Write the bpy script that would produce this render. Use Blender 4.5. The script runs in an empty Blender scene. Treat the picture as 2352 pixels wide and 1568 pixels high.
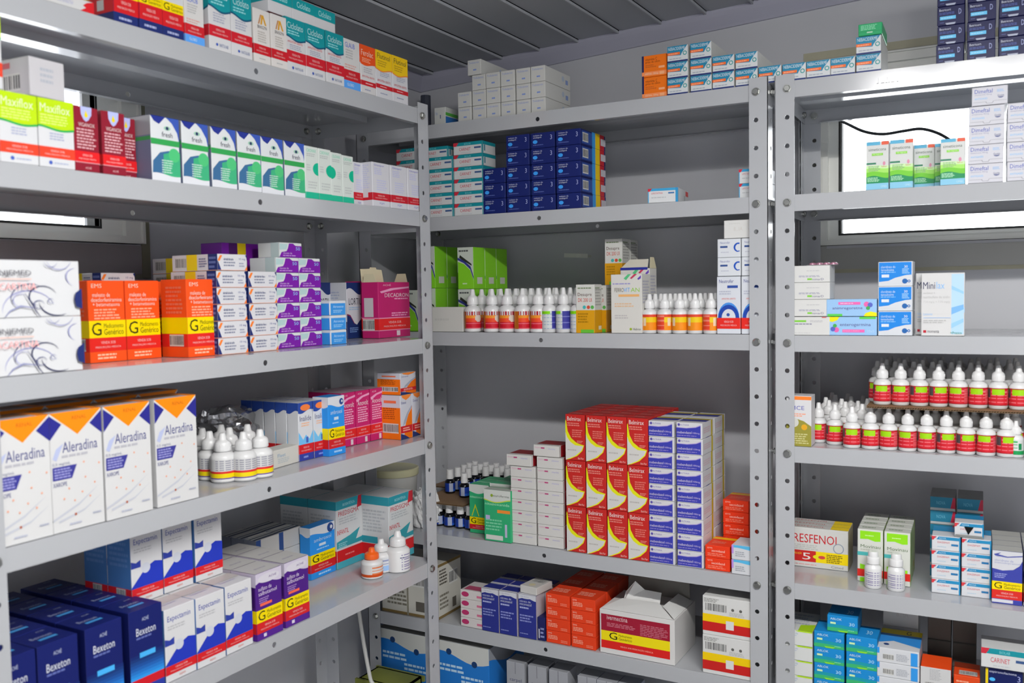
import bpy, math, random
from mathutils import Vector, Matrix
random.seed(7)
D = bpy.data; SC = bpy.context.scene; COL = SC.collection
Z0 = 1.98                                    # height of the top shelf bolts above the floor
# ---------------------------------------------------------------- camera
F_PX = 2104.65; YAW, PIT, ROL = 0.5083, -0.0539, -0.0169
CAM = Vector((0.4223, -1.6733, Z0 - 0.3515))
cy, sy, cp, sp, cr, sr = math.cos(YAW), math.sin(YAW), math.cos(PIT), math.sin(PIT), math.cos(ROL), math.sin(ROL)
FW = Vector((-sy*cp, cy*cp, sp)); _r0 = Vector((cy, sy, 0)); _u0 = _r0.cross(FW)
RT = cr*_r0 + sr*_u0; UP = -sr*_r0 + cr*_u0
cam = D.cameras.new('camera'); camo = D.objects.new('camera', cam); COL.objects.link(camo)
cam.sensor_width = 36; cam.lens = 36*F_PX/2352; cam.clip_start = 0.01
camo.matrix_world = Matrix(((RT.x, UP.x, -FW.x, CAM.x), (RT.y, UP.y, -FW.y, CAM.y), (RT.z, UP.z, -FW.z, CAM.z), (0, 0, 0, 1)))
cam.dof.use_dof = True; cam.dof.focus_distance = 2.0; cam.dof.aperture_fstop = 5.6
SC.camera = camo
# ---------------------------------------------------------------- light and exposure
vs = SC.view_settings; vs.view_transform = 'Standard'; vs.look = 'None'; vs.gamma = 1; vs.exposure = 0.0; vs.use_curve_mapping = False
wd = D.worlds.new('daylight'); SC.world = wd; wd.use_nodes = True
bg = wd.node_tree.nodes['Background']; bg.inputs[0].default_value = (0.93, 0.97, 1, 1); bg.inputs[1].default_value = 7.0
def area(name, loc, rot, sx, sy_, power, col=(1, 1, 1), portal=False):
    l = D.lights.new(name, 'AREA'); l.shape = 'RECTANGLE'; l.size = sx; l.size_y = sy_; l.energy = power; l.color = col
    o = D.objects.new(name, l); COL.objects.link(o); o.location = loc; o.rotation_euler = rot
    if portal: l.cycles.is_portal = True
    return o
area('rear_fill_light', (1.3, -3.2, 1.1), (math.pi/2, 0, 0), 1.2, 1.6, 14, (0.98, 0.985, 1))  # unseen soft fill added behind the camera to even out the brightness
area('tube_reflector', (0.56, -1.12, Z0+0.20), (0, 0, 0), 0.9, 0.05, 27, (1, 0.985, 0.96))
for i in range(5):                            # ceiling tube, a row of small round sources
    l = D.lights.new('tube_light', 'POINT'); l.shadow_soft_size = .035; l.energy = 3.6; l.color = (1, .985, .96)
    o = D.objects.new('tube_light', l); COL.objects.link(o); o.location = (.18+.19*i, -1.12, Z0+.19)
area('right_fill_light', (2.2, -1.9, 1.25), (0, math.pi/2, 0), 1.9, 1.0, 6, (0.97, 0.985, 1))  # unseen soft fill added on the right to brighten the left rack
SC.cycles.max_bounces = 6; SC.cycles.diffuse_bounces = 4; SC.cycles.glossy_bounces = 3
SC.cycles.sample_clamp_indirect = 4; SC.cycles.caustics_reflective = False; SC.cycles.caustics_refractive = False

# ---------------------------------------------------------------- helpers: frames of the three racks
class U:
    def __init__(s, O, ang, a0, zoff, nm): s.O = Vector(O); s.ang = ang; s.a0 = a0; s.zo = zoff; s.nm = nm; s.es = Vector((math.cos(ang), math.sin(ang), 0)); s.ed = Vector((-math.sin(ang), math.cos(ang), 0))
    def P(s, a, d, z): return s.O + s.es*a + s.ed*d + Vector((0, 0, z))
    def top(s, i): return Z0 - .05*i + .0135 + s.zo
L = U((-.61, 0, 0), math.pi/2, -1.0755, -.0042, 'left rack')
M = U((0, 0, 0), 0, -.9075, 0, 'middle rack')
R = U((.055, 0, 0), math.radians(2), -.0215, -.001, 'right rack')
SHN = {('left rack', 0): 'top', ('left rack', 4): 'second', ('left rack', 9): 'third', ('left rack', 13): 'fourth', ('left rack', 18): 'fifth',
       ('middle rack', 0): 'top', ('middle rack', 4): 'second', ('middle rack', 9): 'third', ('middle rack', 18): 'fourth', ('middle rack', 22): 'fifth', ('middle rack', 27): 'sixth',
       ('right rack', 0): 'top', ('right rack', 4): 'second', ('right rack', 9): 'third', ('right rack', 13): 'fourth', ('right rack', 18): 'fifth', ('right rack', 22): 'sixth'}
def ray(x, y): return FW + (x-1176)/F_PX*RT - (y-784)/F_PX*UP
def hit(u, x, y, d):
    """point seen at a photo position on the plane d behind a rack's front: (s along rack, z)"""
    r = ray(x, y); n = u.ed; t = ((u.O + n*d) - CAM).dot(n)/r.dot(n); p = CAM + r*t
    return (p-u.O).dot(u.es), p.z
def onz(u, x, y, z):
    r = ray(x, y); p = CAM + r*((z-CAM.z)/r.z); return (p-u.O).dot(u.es), (p-u.O).dot(u.ed)
def onax(x, y, ax, v):
    r = ray(x, y); return CAM + r*((v-CAM[ax])/r[ax])

# ---------------------------------------------------------------- materials
def lin(h):
    c = [int(h[i:i+2], 16)/255 for i in (0, 2, 4)]
    return tuple(x/12.92 if x <= .04045 else ((x+.055)/1.055)**2.4 for x in c) + (1,)
MC = {}
def mat(h, rough=.42, metal=0, bump=0, spot=0, scale=40, coat=0, name=None, trans=0, alpha=1):
    k = (h, rough, metal, bump, spot, scale, coat, trans, alpha)
    if k in MC: return MC[k]
    m = D.materials.new(name or 'print_'+h); m.use_nodes = True; nt = m.node_tree; b = nt.nodes['Principled BSDF']
    c = lin(h)
    if name is None and min(c[:3]) > .55: c = tuple(x*.84 for x in c[:3])+(1,)      # printed card is never paper white
    b.inputs['Base Color'].default_value = c; b.inputs['Roughness'].default_value = rough; b.inputs['Metallic'].default_value = metal
    b.inputs['Specular IOR Level'].default_value = .5 if name else .22; b.inputs['Coat Weight'].default_value = coat; b.inputs['Coat Roughness'].default_value = .08
    b.inputs['Transmission Weight'].default_value = trans; b.inputs['Alpha'].default_value = alpha
    tc = nt.nodes.new('ShaderNodeTexCoord'); n = nt.nodes.new('ShaderNodeTexNoise'); n.inputs['Scale'].default_value = scale; n.inputs['Detail'].default_value = 3
    nt.links.new(tc.outputs['Object'], n.inputs['Vector'])
    mr = nt.nodes.new('ShaderNodeMapRange'); mr.inputs[3].default_value = max(.02, rough-.06); mr.inputs[4].default_value = rough+.08
    nt.links.new(n.outputs['Fac'], mr.inputs[0]); nt.links.new(mr.outputs[0], b.inputs['Roughness'])
    if spot:
        mx = nt.nodes.new('ShaderNodeMix'); mx.data_type = 'RGBA'; mx.inputs[6].default_value = c; mx.inputs[7].default_value = tuple(x*(1-spot) for x in c[:3])+(1,)
        nt.links.new(n.outputs['Fac'], mx.inputs[0]); nt.links.new(mx.outputs[2], b.inputs['Base Color'])
    if bump:
        bp = nt.nodes.new('ShaderNodeBump'); bp.inputs['Strength'].default_value = bump; bp.inputs['Distance'].default_value = .004
        nt.links.new(n.outputs['Fac'], bp.inputs['Height']); nt.links.new(bp.outputs[0], b.inputs['Normal'])
    MC[k] = m; return m
PAINT = mat('b2b4b8', .15, spot=.05, scale=9, bump=.02, name='grey_shelf_paint')
STEEL = mat('b9bab6', .25, 1, scale=90, name='zinc_steel')
WALL = mat('cdced3', .45, spot=.06, scale=3, bump=.06, name='painted_wall_panel')
CEIL = mat('b6b9be', .5, spot=.06, scale=5, name='ceiling_lining')
TRIM = mat('b4b4c4', .4, spot=.05, scale=12, name='cove_trim')
FRAME = mat('e4e4de', .35, spot=.06, scale=14, name='window_aluminium')
RUB = mat('20211f', .6, name='rubber_seal')

# ---------------------------------------------------------------- mesh collector
class MB:
    def __init__(s): s.v = []; s.f = []; s.m = []; s.ms = []
    def mi(s, m):
        if m not in s.ms: s.ms.append(m)
        return s.ms.index(m)
    def add(s, vs, fs, m):
        o = len(s.v); k = s.mi(m); s.v += [tuple(v) for v in vs]
        for f in fs: s.f.append([o+i for i in f]); s.m.append(k)
    def box(s, a, b, m):
        x0, y0, z0 = a; x1, y1, z1 = b
        s.add([(x0,y0,z0),(x1,y0,z0),(x1,y1,z0),(x0,y1,z0),(x0,y0,z1),(x1,y0,z1),(x1,y1,z1),(x0,y1,z1)],
              [(3,2,1,0),(4,5,6,7),(0,1,5,4),(1,2,6,5),(2,3,7,6),(3,0,4,7)], m)
    def lathe(s, prof, m, n=20, c=(0, 0), smooth=True):
        vs = []; fs = []
        for r, z in prof:
            for i in range(n): a = 2*math.pi*i/n; vs.append((c[0]+r*math.cos(a), c[1]+r*math.sin(a), z))
        for j in range(len(prof)-1):
            for i in range(n): fs.append((j*n+i, j*n+(i+1) % n, (j+1)*n+(i+1) % n, (j+1)*n+i))
        fs.append(tuple(range(n-1, -1, -1))); fs.append(tuple((len(prof)-1)*n+i for i in range(n)))
        s.add(vs, fs, m)
    def tube(s, pts, r, m, n=8):
        vs = []; fs = []; pts = [Vector(p) for p in pts]
        for i, p in enumerate(pts):
            t = (pts[min(i+1, len(pts)-1)]-pts[max(i-1, 0)]).normalized()
            a = t.cross(Vector((.3, .9, .2))).normalized(); b = t.cross(a)
            for k in range(n): q = 2*math.pi*k/n; vs.append(p+a*r*math.cos(q)+b*r*math.sin(q))
        for i in range(len(pts)-1):
            for k in range(n): fs.append((i*n+k, i*n+(k+1) % n, (i+1)*n+(k+1) % n, (i+1)*n+k))
        fs.append(tuple(range(n-1, -1, -1))); fs.append(tuple((len(pts)-1)*n+k for k in range(n)))
        s.add(vs, fs, m)
    def mesh(s, name, smooth=False, bevel=0):
        me = D.meshes.new(name); me.from_pydata(s.v, [], s.f)
        for m in s.ms: me.materials.append(m)
        me.polygons.foreach_set('material_index', s.m)
        if smooth: me.polygons.foreach_set('use_smooth', [True]*len(s.f)); me.set_sharp_from_angle(angle=.7)
        me.update(); return me
def link(name, me, parent=None, loc=None, rz=0):
    o = D.objects.new(name, me); COL.objects.link(o)
    if parent: o.parent = parent
    if loc is not None: o.location = loc
    o.rotation_euler = (0, 0, rz); return o
def tag(o, label=None, cat=None, group=None, kind=None):
    if label:
        n = len(label.split())
        if not 4 <= n <= 16: print('LABEL LENGTH', n, label)
        o['label'] = label
    if cat: o['category'] = cat
    if group: o['group'] = group
    if kind: o['kind'] = kind
    return o

# ---------------------------------------------------------------- lettering
TX = {}
def text_mesh(t):
    if t in TX: return TX[t]
    cu = D.curves.new('t', 'FONT'); cu.body = t; cu.resolution_u = 2; cu.offset = 0
    o = D.objects.new('t', cu); COL.objects.link(o); me = o.to_mesh()
    vs = [tuple(v.co)[:2] for v in me.vertices]; fs = [tuple(p.vertices) for p in me.polygons]
    o.to_mesh_clear(); D.objects.remove(o); D.curves.remove(cu)
    x0 = min(v[0] for v in vs); x1 = max(v[0] for v in vs); y0 = min(v[1] for v in vs); y1 = max(v[1] for v in vs)
    TX[t] = ([((a-x0)/(x1-x0), (b-y0)/(y1-y0)) for a, b in vs], fs); return TX[t]

# ---------------------------------------------------------------- printed carton builder
def fpos(f, w, h, l, u, v, o):
    if f == 'F': return (-w/2+u*w, -o, v*h)
    if f == 'K': return (w/2-u*w, l+o, v*h)
    if f == 'R': return (w/2+o, u*l, v*h)
    if f == 'L': return (-w/2-o, l-u*l, v*h)
    if f == 'T': return (-w/2+u*w, v*l, h+o)
    return (-w/2+u*w, l-v*l, -o)
def carton_mesh(base, ops, w, h, l, name='medicine_carton', bev=.0007, rough=.38):
    mb = MB(); bm = mat(base, rough)
    b = bev; X = (-w/2, w/2); Y = (0, l); Zs = (0, h); vs = []
    # chamfered box: three vertices at each corner
    idx = {}
    for i in (0, 1):
        for j in (0, 1):
            for k in (0, 1):
                sx = b if i == 0 else -b; sy_ = b if j == 0 else -b; sz = b if k == 0 else -b
                idx[i, j, k] = len(vs)
                vs += [(X[i], Y[j]+sy_, Zs[k]+sz), (X[i]+sx, Y[j], Zs[k]+sz), (X[i]+sx, Y[j]+sy_, Zs[k])]
    q = lambda i, j, k, a: idx[i, j, k]+a
    fs = []
    for i in (0, 1): f = [q(i,0,0,0), q(i,1,0,0), q(i,1,1,0), q(i,0,1,0)]; fs.append(f if i else f[::-1])
    for j in (0, 1): f = [q(0,j,0,1), q(1,j,0,1), q(1,j,1,1), q(0,j,1,1)]; fs.append(f if not j else f[::-1])
    for k in (0, 1): f = [q(0,0,k,2), q(1,0,k,2), q(1,1,k,2), q(0,1,k,2)]; fs.append(f if k else f[::-1])
    for i in (0, 1):
        for j in (0, 1):
            f = [q(i,j,0,0), q(i,j,0,1), q(i,j,1,1), q(i,j,1,0)]; fs.append(f)
    for i in (0, 1):
        for k in (0, 1): fs.append([q(i,0,k,0), q(i,0,k,2), q(i,1,k,2), q(i,1,k,0)])
    for j in (0, 1):
        for k in (0, 1): fs.append([q(0,j,k,1), q(0,j,k,2), q(1,j,k,2), q(1,j,k,1)])
    for i in (0, 1):
        for j in (0, 1):
            for k in (0, 1): fs.append([q(i,j,k,0), q(i,j,k,1), q(i,j,k,2)])
    mb.add(vs, fs, bm)
    ep = .0001
    def poly(f, pts, m, o, tris=None):
        vv = [fpos(f, w, h, l, min(1, max(0, u)), min(1, max(0, v)), o) for u, v in pts]
        mb.add(vv, tris or [tuple(range(len(vv)))], m)
    rnd = random.Random(len(ops)*7+int(w*1e4))
    for op in ops:
        k = op[0]; ep += .00003
        if k == 'b':      # band round the front and both sides
            for f in 'FLRK': poly(f, [(0, op[1]), (1, op[1]), (1, op[2]), (0, op[2])], mat(op[3], rough), ep)
        elif k == 'r':
            for f in op[1]: poly(f, [(op[2], op[3]), (op[4], op[3]), (op[4], op[5]), (op[2], op[5])], mat(op[6], rough), ep)
        elif k == 'p':
            for f in op[1]: poly(f, op[2], mat(op[3], rough), ep)
        elif k == 'w':    # wavy band: faces, lower v, upper v, amplitude of the lower edge, phase, colour, amplitude of the upper edge
            f_, v0, v1, amp, ph, c = op[1:7]; amp2 = op[7] if len(op) > 7 else 0
            for f in f_:
                N = 10; lo = [(i/N, v0+amp*math.sin(2*math.pi*(i/N*.8+ph))) for i in range(N+1)]; hi = [(i/N, v1+amp2*math.sin(2*math.pi*(i/N*.8+ph))) for i in range(N+1)]
                poly(f, lo+hi, mat(c, rough), ep, [(i, i+1, N+2+i, N+1+i) for i in range(N)])
        elif k == 'e':    # ellipse: face, centre, radius as share of width (u), colour, aspect
            asp = (w if op[1] in 'FKT' else l)/(h if op[1] != 'T' else l)*(op[6] if len(op) > 6 else 1)
            poly(op[1], [(op[2]+op[4]*math.cos(i*math.pi/10), op[3]+op[4]*asp*math.sin(i*math.pi/10)) for i in range(20)], mat(op[5], rough), ep)
        elif k == 't':    # text fitted in a rectangle
            vsn, fsn = text_mesh(op[2]); u0, v0, u1, v1 = op[3:7]
            for f in op[1]: poly(f, [(u0+a*(u1-u0), v0+c*(v1-v0)) for a, c in vsn], mat(op[7], rough), ep, fsn)
        elif k == 'l':    # rows of small print
            u0, v0, u1, v1, n, c = op[2:8]
            for f in op[1]:
                for i in range(n):
                    vv = v1-(i+.5)*(v1-v0)/n; hh = (v1-v0)/n*.26; u = u0; end = u1-rnd.random()*.25*(u1-u0)
                    while u < end:
                        e = min(end, u+(u1-u0)*(.08+.16*rnd.random())); poly(f, [(u, vv-hh), (e, vv-hh), (e, vv+hh), (u, vv+hh)], mat(c, rough), ep); u = e+(u1-u0)*.03
        elif k == 'bc':   # barcode
            u0, v0, u1, v1 = op[2:6]; vert = len(op) > 6
            for f in op[1]:
                poly(f, [(u0, v0), (u1, v0), (u1, v1), (u0, v1)], mat('e4e4e0', rough), ep)
                n = 14
                for i in range(n):
                    a = (i+.25)/n; e = a+(.3+.4*rnd.random())/n
                    if vert: p = [(u0+.1*(u1-u0), v0+a*(v1-v0)), (u1-.1*(u1-u0), v0+a*(v1-v0)), (u1-.1*(u1-u0), v0+e*(v1-v0)), (u0+.1*(u1-u0), v0+e*(v1-v0))]
                    else: p = [(u0+a*(u1-u0), v0+.12*(v1-v0)), (u0+e*(u1-u0), v0+.12*(v1-v0)), (u0+e*(u1-u0), v1-.1*(v1-v0)), (u0+a*(u1-u0), v1-.1*(v1-v0))]
                    poly(f, p, mat('3a3a3c', rough), ep+.00003)
    return mb.mesh(name)

# shared print motifs (v = height share)
def G(v0, v1, u=0):      # yellow generic-medicine band
    m = (v0+v1)/2; h = v1-v0
    return [('b', v0, v1, 'f2d800'), ('t', 'F', 'G', .07+u, v0+.14*h, .33+u, v1-.12*h, '16160e'), ('t', 'F', 'Medicamento', .4+u, m+.06*h, .94, v1-.18*h, '3a380c'), ('t', 'F', 'Genérico', .4+u, v0+.16*h, .94, m, '2a2a0c')]
def V(v0, v1, c='c8202a', sides=True):      # red prescription band
    h = v1-v0; a = [('b', v0, v1, c)] if sides else [('r', 'F', 0, v0, 1, v1, c)]
    return a + [('t', 'F', 'VENDA SOB', .3, v0+.55*h, .7, v0+.75*h, 'f3c9c9'), ('t', 'F', 'PRESCRIÇÃO MÉDICA', .15, v0+.22*h, .85, v0+.42*h, 'f3c9c9')]
DS = {}
def des(name, base, ops): DS[name] = (base, ops)
W_ = 'dcdcdc'
des('navyred', '23306e', [('b', .72, 1, 'dfe0e2'), ('b', .52, .72, 'f0d000')] + G(.52, .72) + V(.2, .52, 'cf2026') + [('l', 'F', .2, .05, .8, .14, 1, 'a8b0d8'), ('r', 'L', .35, .26, .62, .46, 'dcdad6'), ('b', 0, .005, '23306e')])
des('whitered', W_, [('l', 'FL', .08, .3, .6, .9, 6, 'a9aac4'), ('p', 'F', [(.72, 0), (1, 0), (1, 1), (.86, .8), (.78, .5), (.84, .35)], 'd02028'), ('r', 'R', 0, 0, 1, 1, 'c02028')])
des('glaub', 'e6e4e2', [('t', 'F', 'GLAUB', .12, .83, .7, .93, '3f63c8'), ('l', 'F', .15, .6, .7, .8, 4, 'b4b4b4'), ('l', 'F', .08, .4, .8, .5, 2, 'd8a8a0')] + V(.16, .38, 'c8222c') + [('b', 0, .16, '5da2ee'), ('t', 'F', 'GLOBO', .2, .05, .6, .11, 'dfeeff'), ('bc', 'L', .3, .5, .7, .8)])
des('teal', 'e4e4e6', [('w', 'FLR', .63, 1.0, .035, .25, '17949c'), ('w', 'FLR', .615, .645, .035, .25, '1b5878', .035), ('t', 'F', 'Ciclolato', .12, .8, .88, .92, 'c8eef0'), ('l', 'F', .12, .69, .8, .78, 2, '8fd4d8'), ('l', 'F', .2, .42, .85, .58, 4, 'a8acbe')] + V(.2, .37, 'cc2230') + [('t', 'F', 'NATULAB', .45, .06, .85, .11, '7080a8'), ('e', 'F', .34, .085, .05, '3a58b0')])
des('tealred', 'e4e4e6', [('w', 'FLR', .63, 1.0, .035, .25, '17949c'), ('w', 'FLR', .615, .645, .035, .25, '1b5878', .035), ('t', 'F', 'Ciclolato', .1, .8, .9, .92, 'c8eef0'), ('l', 'F', .12, .69, .8, .78, 2, '8fd4d8'), ('t', 'F', 'AMOSTRA GRÁTIS', .1, .54, .85, .59, 'd03038'), ('l', 'F', .2, .42, .85, .52, 3, 'a8acbe')] + V(.19, .4, 'cc2230') + [('t', 'F', 'NATULAB', .45, .06, .85, .11, '7080a8'), ('e', 'F', .34, .085, .05, '3a58b0')])
des('teallying', 'e6e6e8', [('r', 'FRL', 0, .5, 1, 1, '169aa0'), ('t', 'F', 'Ciclolato', .2, .62, .8, .88, 'b4e8ea'), ('r', 'T', 0, 0, 1, 1, '169aa0'), ('r', 'B', 0, 0, 1, 1, '9a3038')])
des('goldm', 'ece8e4', [('p', 'F', [(.28, .72), (.42, .9), (.5, .9), (.36, .72)], 'c08a5c'), ('p', 'F', [(.42, .72), (.5, .9), (.62, .9), (.8, .72), (.7, .72), (.58, .84), (.52, .72)], 'd9a02c'), ('t', 'F', 'BRASGYN', .25, .64, .8, .7, '3c3a3c'), ('l', 'F', .25, .38, .8, .6, 5, 'b9b4ae')] + V(.16, .34, 'c81f2b') + [('l', 'F', .3, .06, .7, .1, 1, 'c8c8c8')])
des('orangetop', 'e6e4e4', [('w', 'FLR', .6, 1, .025, .5, 'ea5420'), ('t', 'F', 'Ferolac', .05, .78, .85, .9, 'ffd9c4'), ('l', 'F', .1, .64, .7, .74, 3, 'f6a888'), ('l', 'F', .2, .42, .85, .55, 3, 'b0b0b8'), ('t', 'F', 'AMOSTRA GRÁTIS', .08, .33, .9, .38, 'd03038'), ('b', .16, .26, 'c8222c'), ('l', 'F', .3, .19, .8, .23, 1, 'f0c0c0'), ('l', 'F', .25, .05, .75, .1, 1, '9aa0b8')])
des('yellowtop', 'e6e6ea', [('w', 'FLR', .6, 1, .03, .45, 'f2c818'), ('w', 'FLR', .585, .61, .03, .45, 'f08c3c', .03), ('t', 'F', 'Flutinol', .1, .83, .9, .94, '40402c'), ('l', 'F', .12, .66, .7, .8, 3, 'c49c20'), ('l', 'F', .25, .45, .85, .56, 3, 'aab0c0'), ('t', 'F', 'AMOSTRA GRÁTIS', .08, .34, .9, .4, 'c83840'), ('b', .2, .29, 'c8222c'), ('l', 'F', .25, .23, .75, .26, 1, 'f0c0c0'), ('l', 'F', .25, .08, .75, .12, 1, '9aa0b8')])
des('lime', 'e6e7ea', [('w', 'FLR', .58, 1, .02, .25, 'b9dc12'), ('w', 'FLR', .56, .59, .022, .25, '28a850', .022), ('t', 'F', 'Maxiflox', .06, .8, .9, .93, 'f0f8d0'), ('l', 'F', .06, .62, .85, .78, 4, 'd8ee78'), ('l', 'F', .3, .4, .8, .52, 3, 'a8aec8')] + V(.14, .3, 'e4442c') + [('e', 'F', .3, .07, .05, '4a62b8'), ('l', 'F', .4, .05, .8, .09, 1, 'b0b8d0')])
des('greybox', 'd4d2d6', [('l', 'F', .3, .35, .75, .8, 3, 'aeb2bc'), ('bc', 'L', .1, .15, .8, .6), ('r', 'L', .3, .75, .6, .9, 'c85058')])
des('maroon', '8c1e30', [('p', 'F', [(.28, 1), (.3, .88), (.4, .8), (.5, .77), (.6, .8), (.72, .88), (.74, 1)], 'b4bcec'), ('p', 'F', [(.43, .86), (.5, .95), (.59, .86), (.5, .83)], 'e8d012'), ('t', 'F', 'VIGANOX', .18, .69, .84, .75, 'f0dcdc'), ('l', 'F', .1, .34, .95, .67, 7, 'd8a8ae')] + V(.14, .31, 'dc2024') + [('b', .13, .145, 'd89098'), ('t', 'F', 'ACHÉ', .4, .04, .64, .08, 'e8b8bc')])
des('eyedrop', 'eaeef0', [('p', 'F', [(.55, 1), (1, 1), (1, .62), (.93, .78), (.75, .92)], '3c58b0'), ('p', 'F', [(0, 1), (.52, 1), (.3, .88), (.12, .92)], '27358c'), ('r', 'L', 0, 0, 1, 1, '6e7894'), ('r', 'L', 0, .7, 1, 1, '96969a'), ('r', 'R', 0, 0, 1, 1, '5a70a8'), ('r', 'L', 0, .62, 1, .68, '3f9c58'),  # translucent grey left side, darkened further for the shade on it
     ('e', 'F', .58, .83, .12, '9cc8b0', .5), ('e', 'F', .58, .83, .05, '203058'), ('t', 'F', 'fresh', .38, .69, .76, .77, '37384c'), ('r', 'F', 0, .56, 1, .65, '35a052'), ('p', 'F', [(.02, .05), (.05, .3), (.3, .44), (.6, .48), (.95, .46), (1, .05)], '3c6a94'), ('p', 'F', [(.4, .06), (.42, .42), (.75, .47), (1, .47), (1, .06)], '3fae7c'), ('e', 'F', .8, .42, .2, '4fc07a'), ('l', 'F', .35, .12, .75, .34, 6, 'c8e8dc'), ('w', 'F', 0, .1, 0, .1, 'eef0f6', .02), ('r', 'T', 0, 0, 1, 1, '3c4c8c')])
des('greendot', 'e2eae4', [('t', 'F', 'CIlOVAX', .12, .89, .85, .95, '56c8a4'), ('l', 'F', .12, .8, .9, .87, 2, 'b4bab8'), ('p', 'F', [(1, .7)]+[(1-.42*math.sin(i*math.pi/8), .575+.125*math.cos(i*math.pi/8)) for i in range(9)], '15b28c'), ('l', 'F', .1, .52, .45, .66, 3, 'bcc2c0'), ('l', 'F', .2, .18, .9, .34, 3, 'bcc2c0'), ('b', 0, .12, '28b490')])
des('greendotR', 'e2eae4', [('t', 'F', 'CILOVAX', .12, .89, .85, .95, '56c8a4'), ('l', 'F', .12, .8, .9, .87, 2, 'b4bab8'), ('p', 'F', [(0, .45)]+[(.42*math.sin(i*math.pi/8), .575-.125*math.cos(i*math.pi/8)) for i in range(9)], '15b28c'), ('l', 'F', .55, .46, .95, .62, 4, 'bcc2c0'), ('l', 'F', .2, .18, .9, .34, 3, 'bcc2c0'), ('b', 0, .12, '28b490')])
des('whiteband', 'e2e2e8', [('t', 'F', 'Otospor', .12, .9, .7, .96, '5858b8'), ('l', 'F', .12, .72, .65, .88, 4, 'bcbede'), ('l', 'F', .25, .36, .85, .62, 5, 'c2c4e0'), ('l', 'L', .1, .4, .9, .95, 12, 'c0c2da')] + V(.14, .31, 'c62430') + [('t', 'F', 'FQM', .4, .05, .66, .1, '8888c8'), ('r', 'L', .3, .2, .78, .4, 'dedee2')])
def swirl():
    o = []
    def st(pts, w0, c):
        N = len(pts); left = []; right = []
        for i, (x, y) in enumerate(pts):
            a = pts[max(0, i-1)]; b = pts[min(N-1, i+1)]; dx, dy = b[0]-a[0], b[1]-a[1]; q = math.hypot(dx, dy) or 1; wq = w0*math.sin(math.pi*(i+.3)/(N))
            left.append((x-dy/q*wq, y+dx/q*wq*2.2)); right.append((x+dy/q*wq, y-dx/q*wq*2.2))
        for i in range(N-1): o.append(('p', 'F', [left[i], left[i+1], right[i+1], right[i]], c))
    def arc(cx, cy_, r, a0, a1, r1=None, n=12): r1 = r1 or r; return [(cx+(r+(r1-r)*i/n)*math.cos(math.radians(a0+(a1-a0)*i/n)), cy_+2.1*(r+(r1-r)*i/n)*math.sin(math.radians(a0+(a1-a0)*i/n))) for i in range(n+1)]
    st(arc(.62, .08, .16, 180, 20, .2), .006, '9a9cc4'); st(arc(.64, .3, .12, 200, 60, .14), .004, '4c5078'); st(arc(.72, .34, .07, 250, 20, .11), .005, '30345c')
    st(arc(.82, .3, .12, 190, 300, .14), .005, '30345c'); st(arc(.98, .75, .1, 250, 110, .06), .005, '9a9cc4'); st(arc(.7, .22, .035, 0, 330), .004, '60648c'); st(arc(.58, .3, .05, 30, 300, .06), .0035, '9a9cc4'); st(arc(.78, .28, .02, 0, 340), .003, '8084ac')
    st(arc(.84, 1.02, .08, 190, 350, .09), .004, '9a9cc4'); st(arc(.78, .98, .04, 180, 350, .05), .003, '8084ac'); st([(.46, .0), (.5, .12), (.57, .2), (.66, .16)], .006, '8a8eb8'); st([(.6, .42), (.64, .25), (.67, .1), (.7, 0)], .005, '30345c')
    return o
des('injemed', 'e6e7e9', [('p', 'F', [((377*a-135)/242, b) for a, b in op[2]], op[3]) for op in swirl()] + [('t', 'F', 'INJEMED', .1, .7, .45, .82, '5c5c64'), ('r', 'F', .1, .66, .45, .675, 'e8b8a8'), ('t', 'F', 'ACARTINA', .06, .48, .5, .6, 'f0a8a8'), ('p', 'F', [(1, .12), (.93, .17), (.915, .3), (.93, .42), (1, .5)], '24306c')])
des('orangegen', 'f2541c', [('t', 'F', 'EMS', .1, .91, .38, .96, 'f8d8c4'), ('t', 'F', 'maleato de', .12, .8, .6, .85, 'f6e0d6'), ('t', 'F', 'dexclorfeniramina', .08, .74, .92, .79, 'f6e0d6'), ('t', 'F', '+ betametasona', .12, .685, .86, .73, 'f6e0d6'), ('l', 'F', .15, .52, .9, .66, 4, 'f8a888')] + G(.3, .51) + V(.13, .3, 'e02820') + [('b', 0, .13, 'f2541c'), ('l', 'F', .2, .03, .8, .11, 2, 'f8c0a0'), ('l', 'L', .2, .55, .85, .92, 7, 'e87858'), ('bc', 'L', .3, .14, .85, .29)])
des('navyend', 'e6e6ea', [('p', 'F', [(0, 0), (.12, 0), (.02, .55), (0, .6)], '22306e'), ('p', 'F', [(.06, .55), (.16, .92), (.08, .92), (.0, .62)], 'f08030'), ('p', 'F', [(1, 0), (.9, 0), (1, .3)], 'f07828'), ('p', 'F', [(1, .72), (.94, .95), (1, 1)], '22306e'), ('l', 'F', .2, .22, .62, .75, 3, '888ca0'), ('t', 'F', 'cloridrato de', .2, .66, .52, .78, '70748c'), ('t', 'F', '10 mg', .72, .62, .94, .78, '60689c'), ('l', 'F', .72, .2, .92, .52, 2, 'a0a4b8'), ('r', 'L', .8, 0, 1, 1, '22306e'), ('l', 'L', .82, .1, .97, .9, 3, '6878b0'), ('r', 'L', .33, 0, .56, 1, 'ecd012'), ('bc', 'L', .08, .15, .32, .85), ('l', 'L', .6, .2, .78, .8, 4, '7c80a0'), ('b', 0, .03, 'e8a890')])
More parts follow.
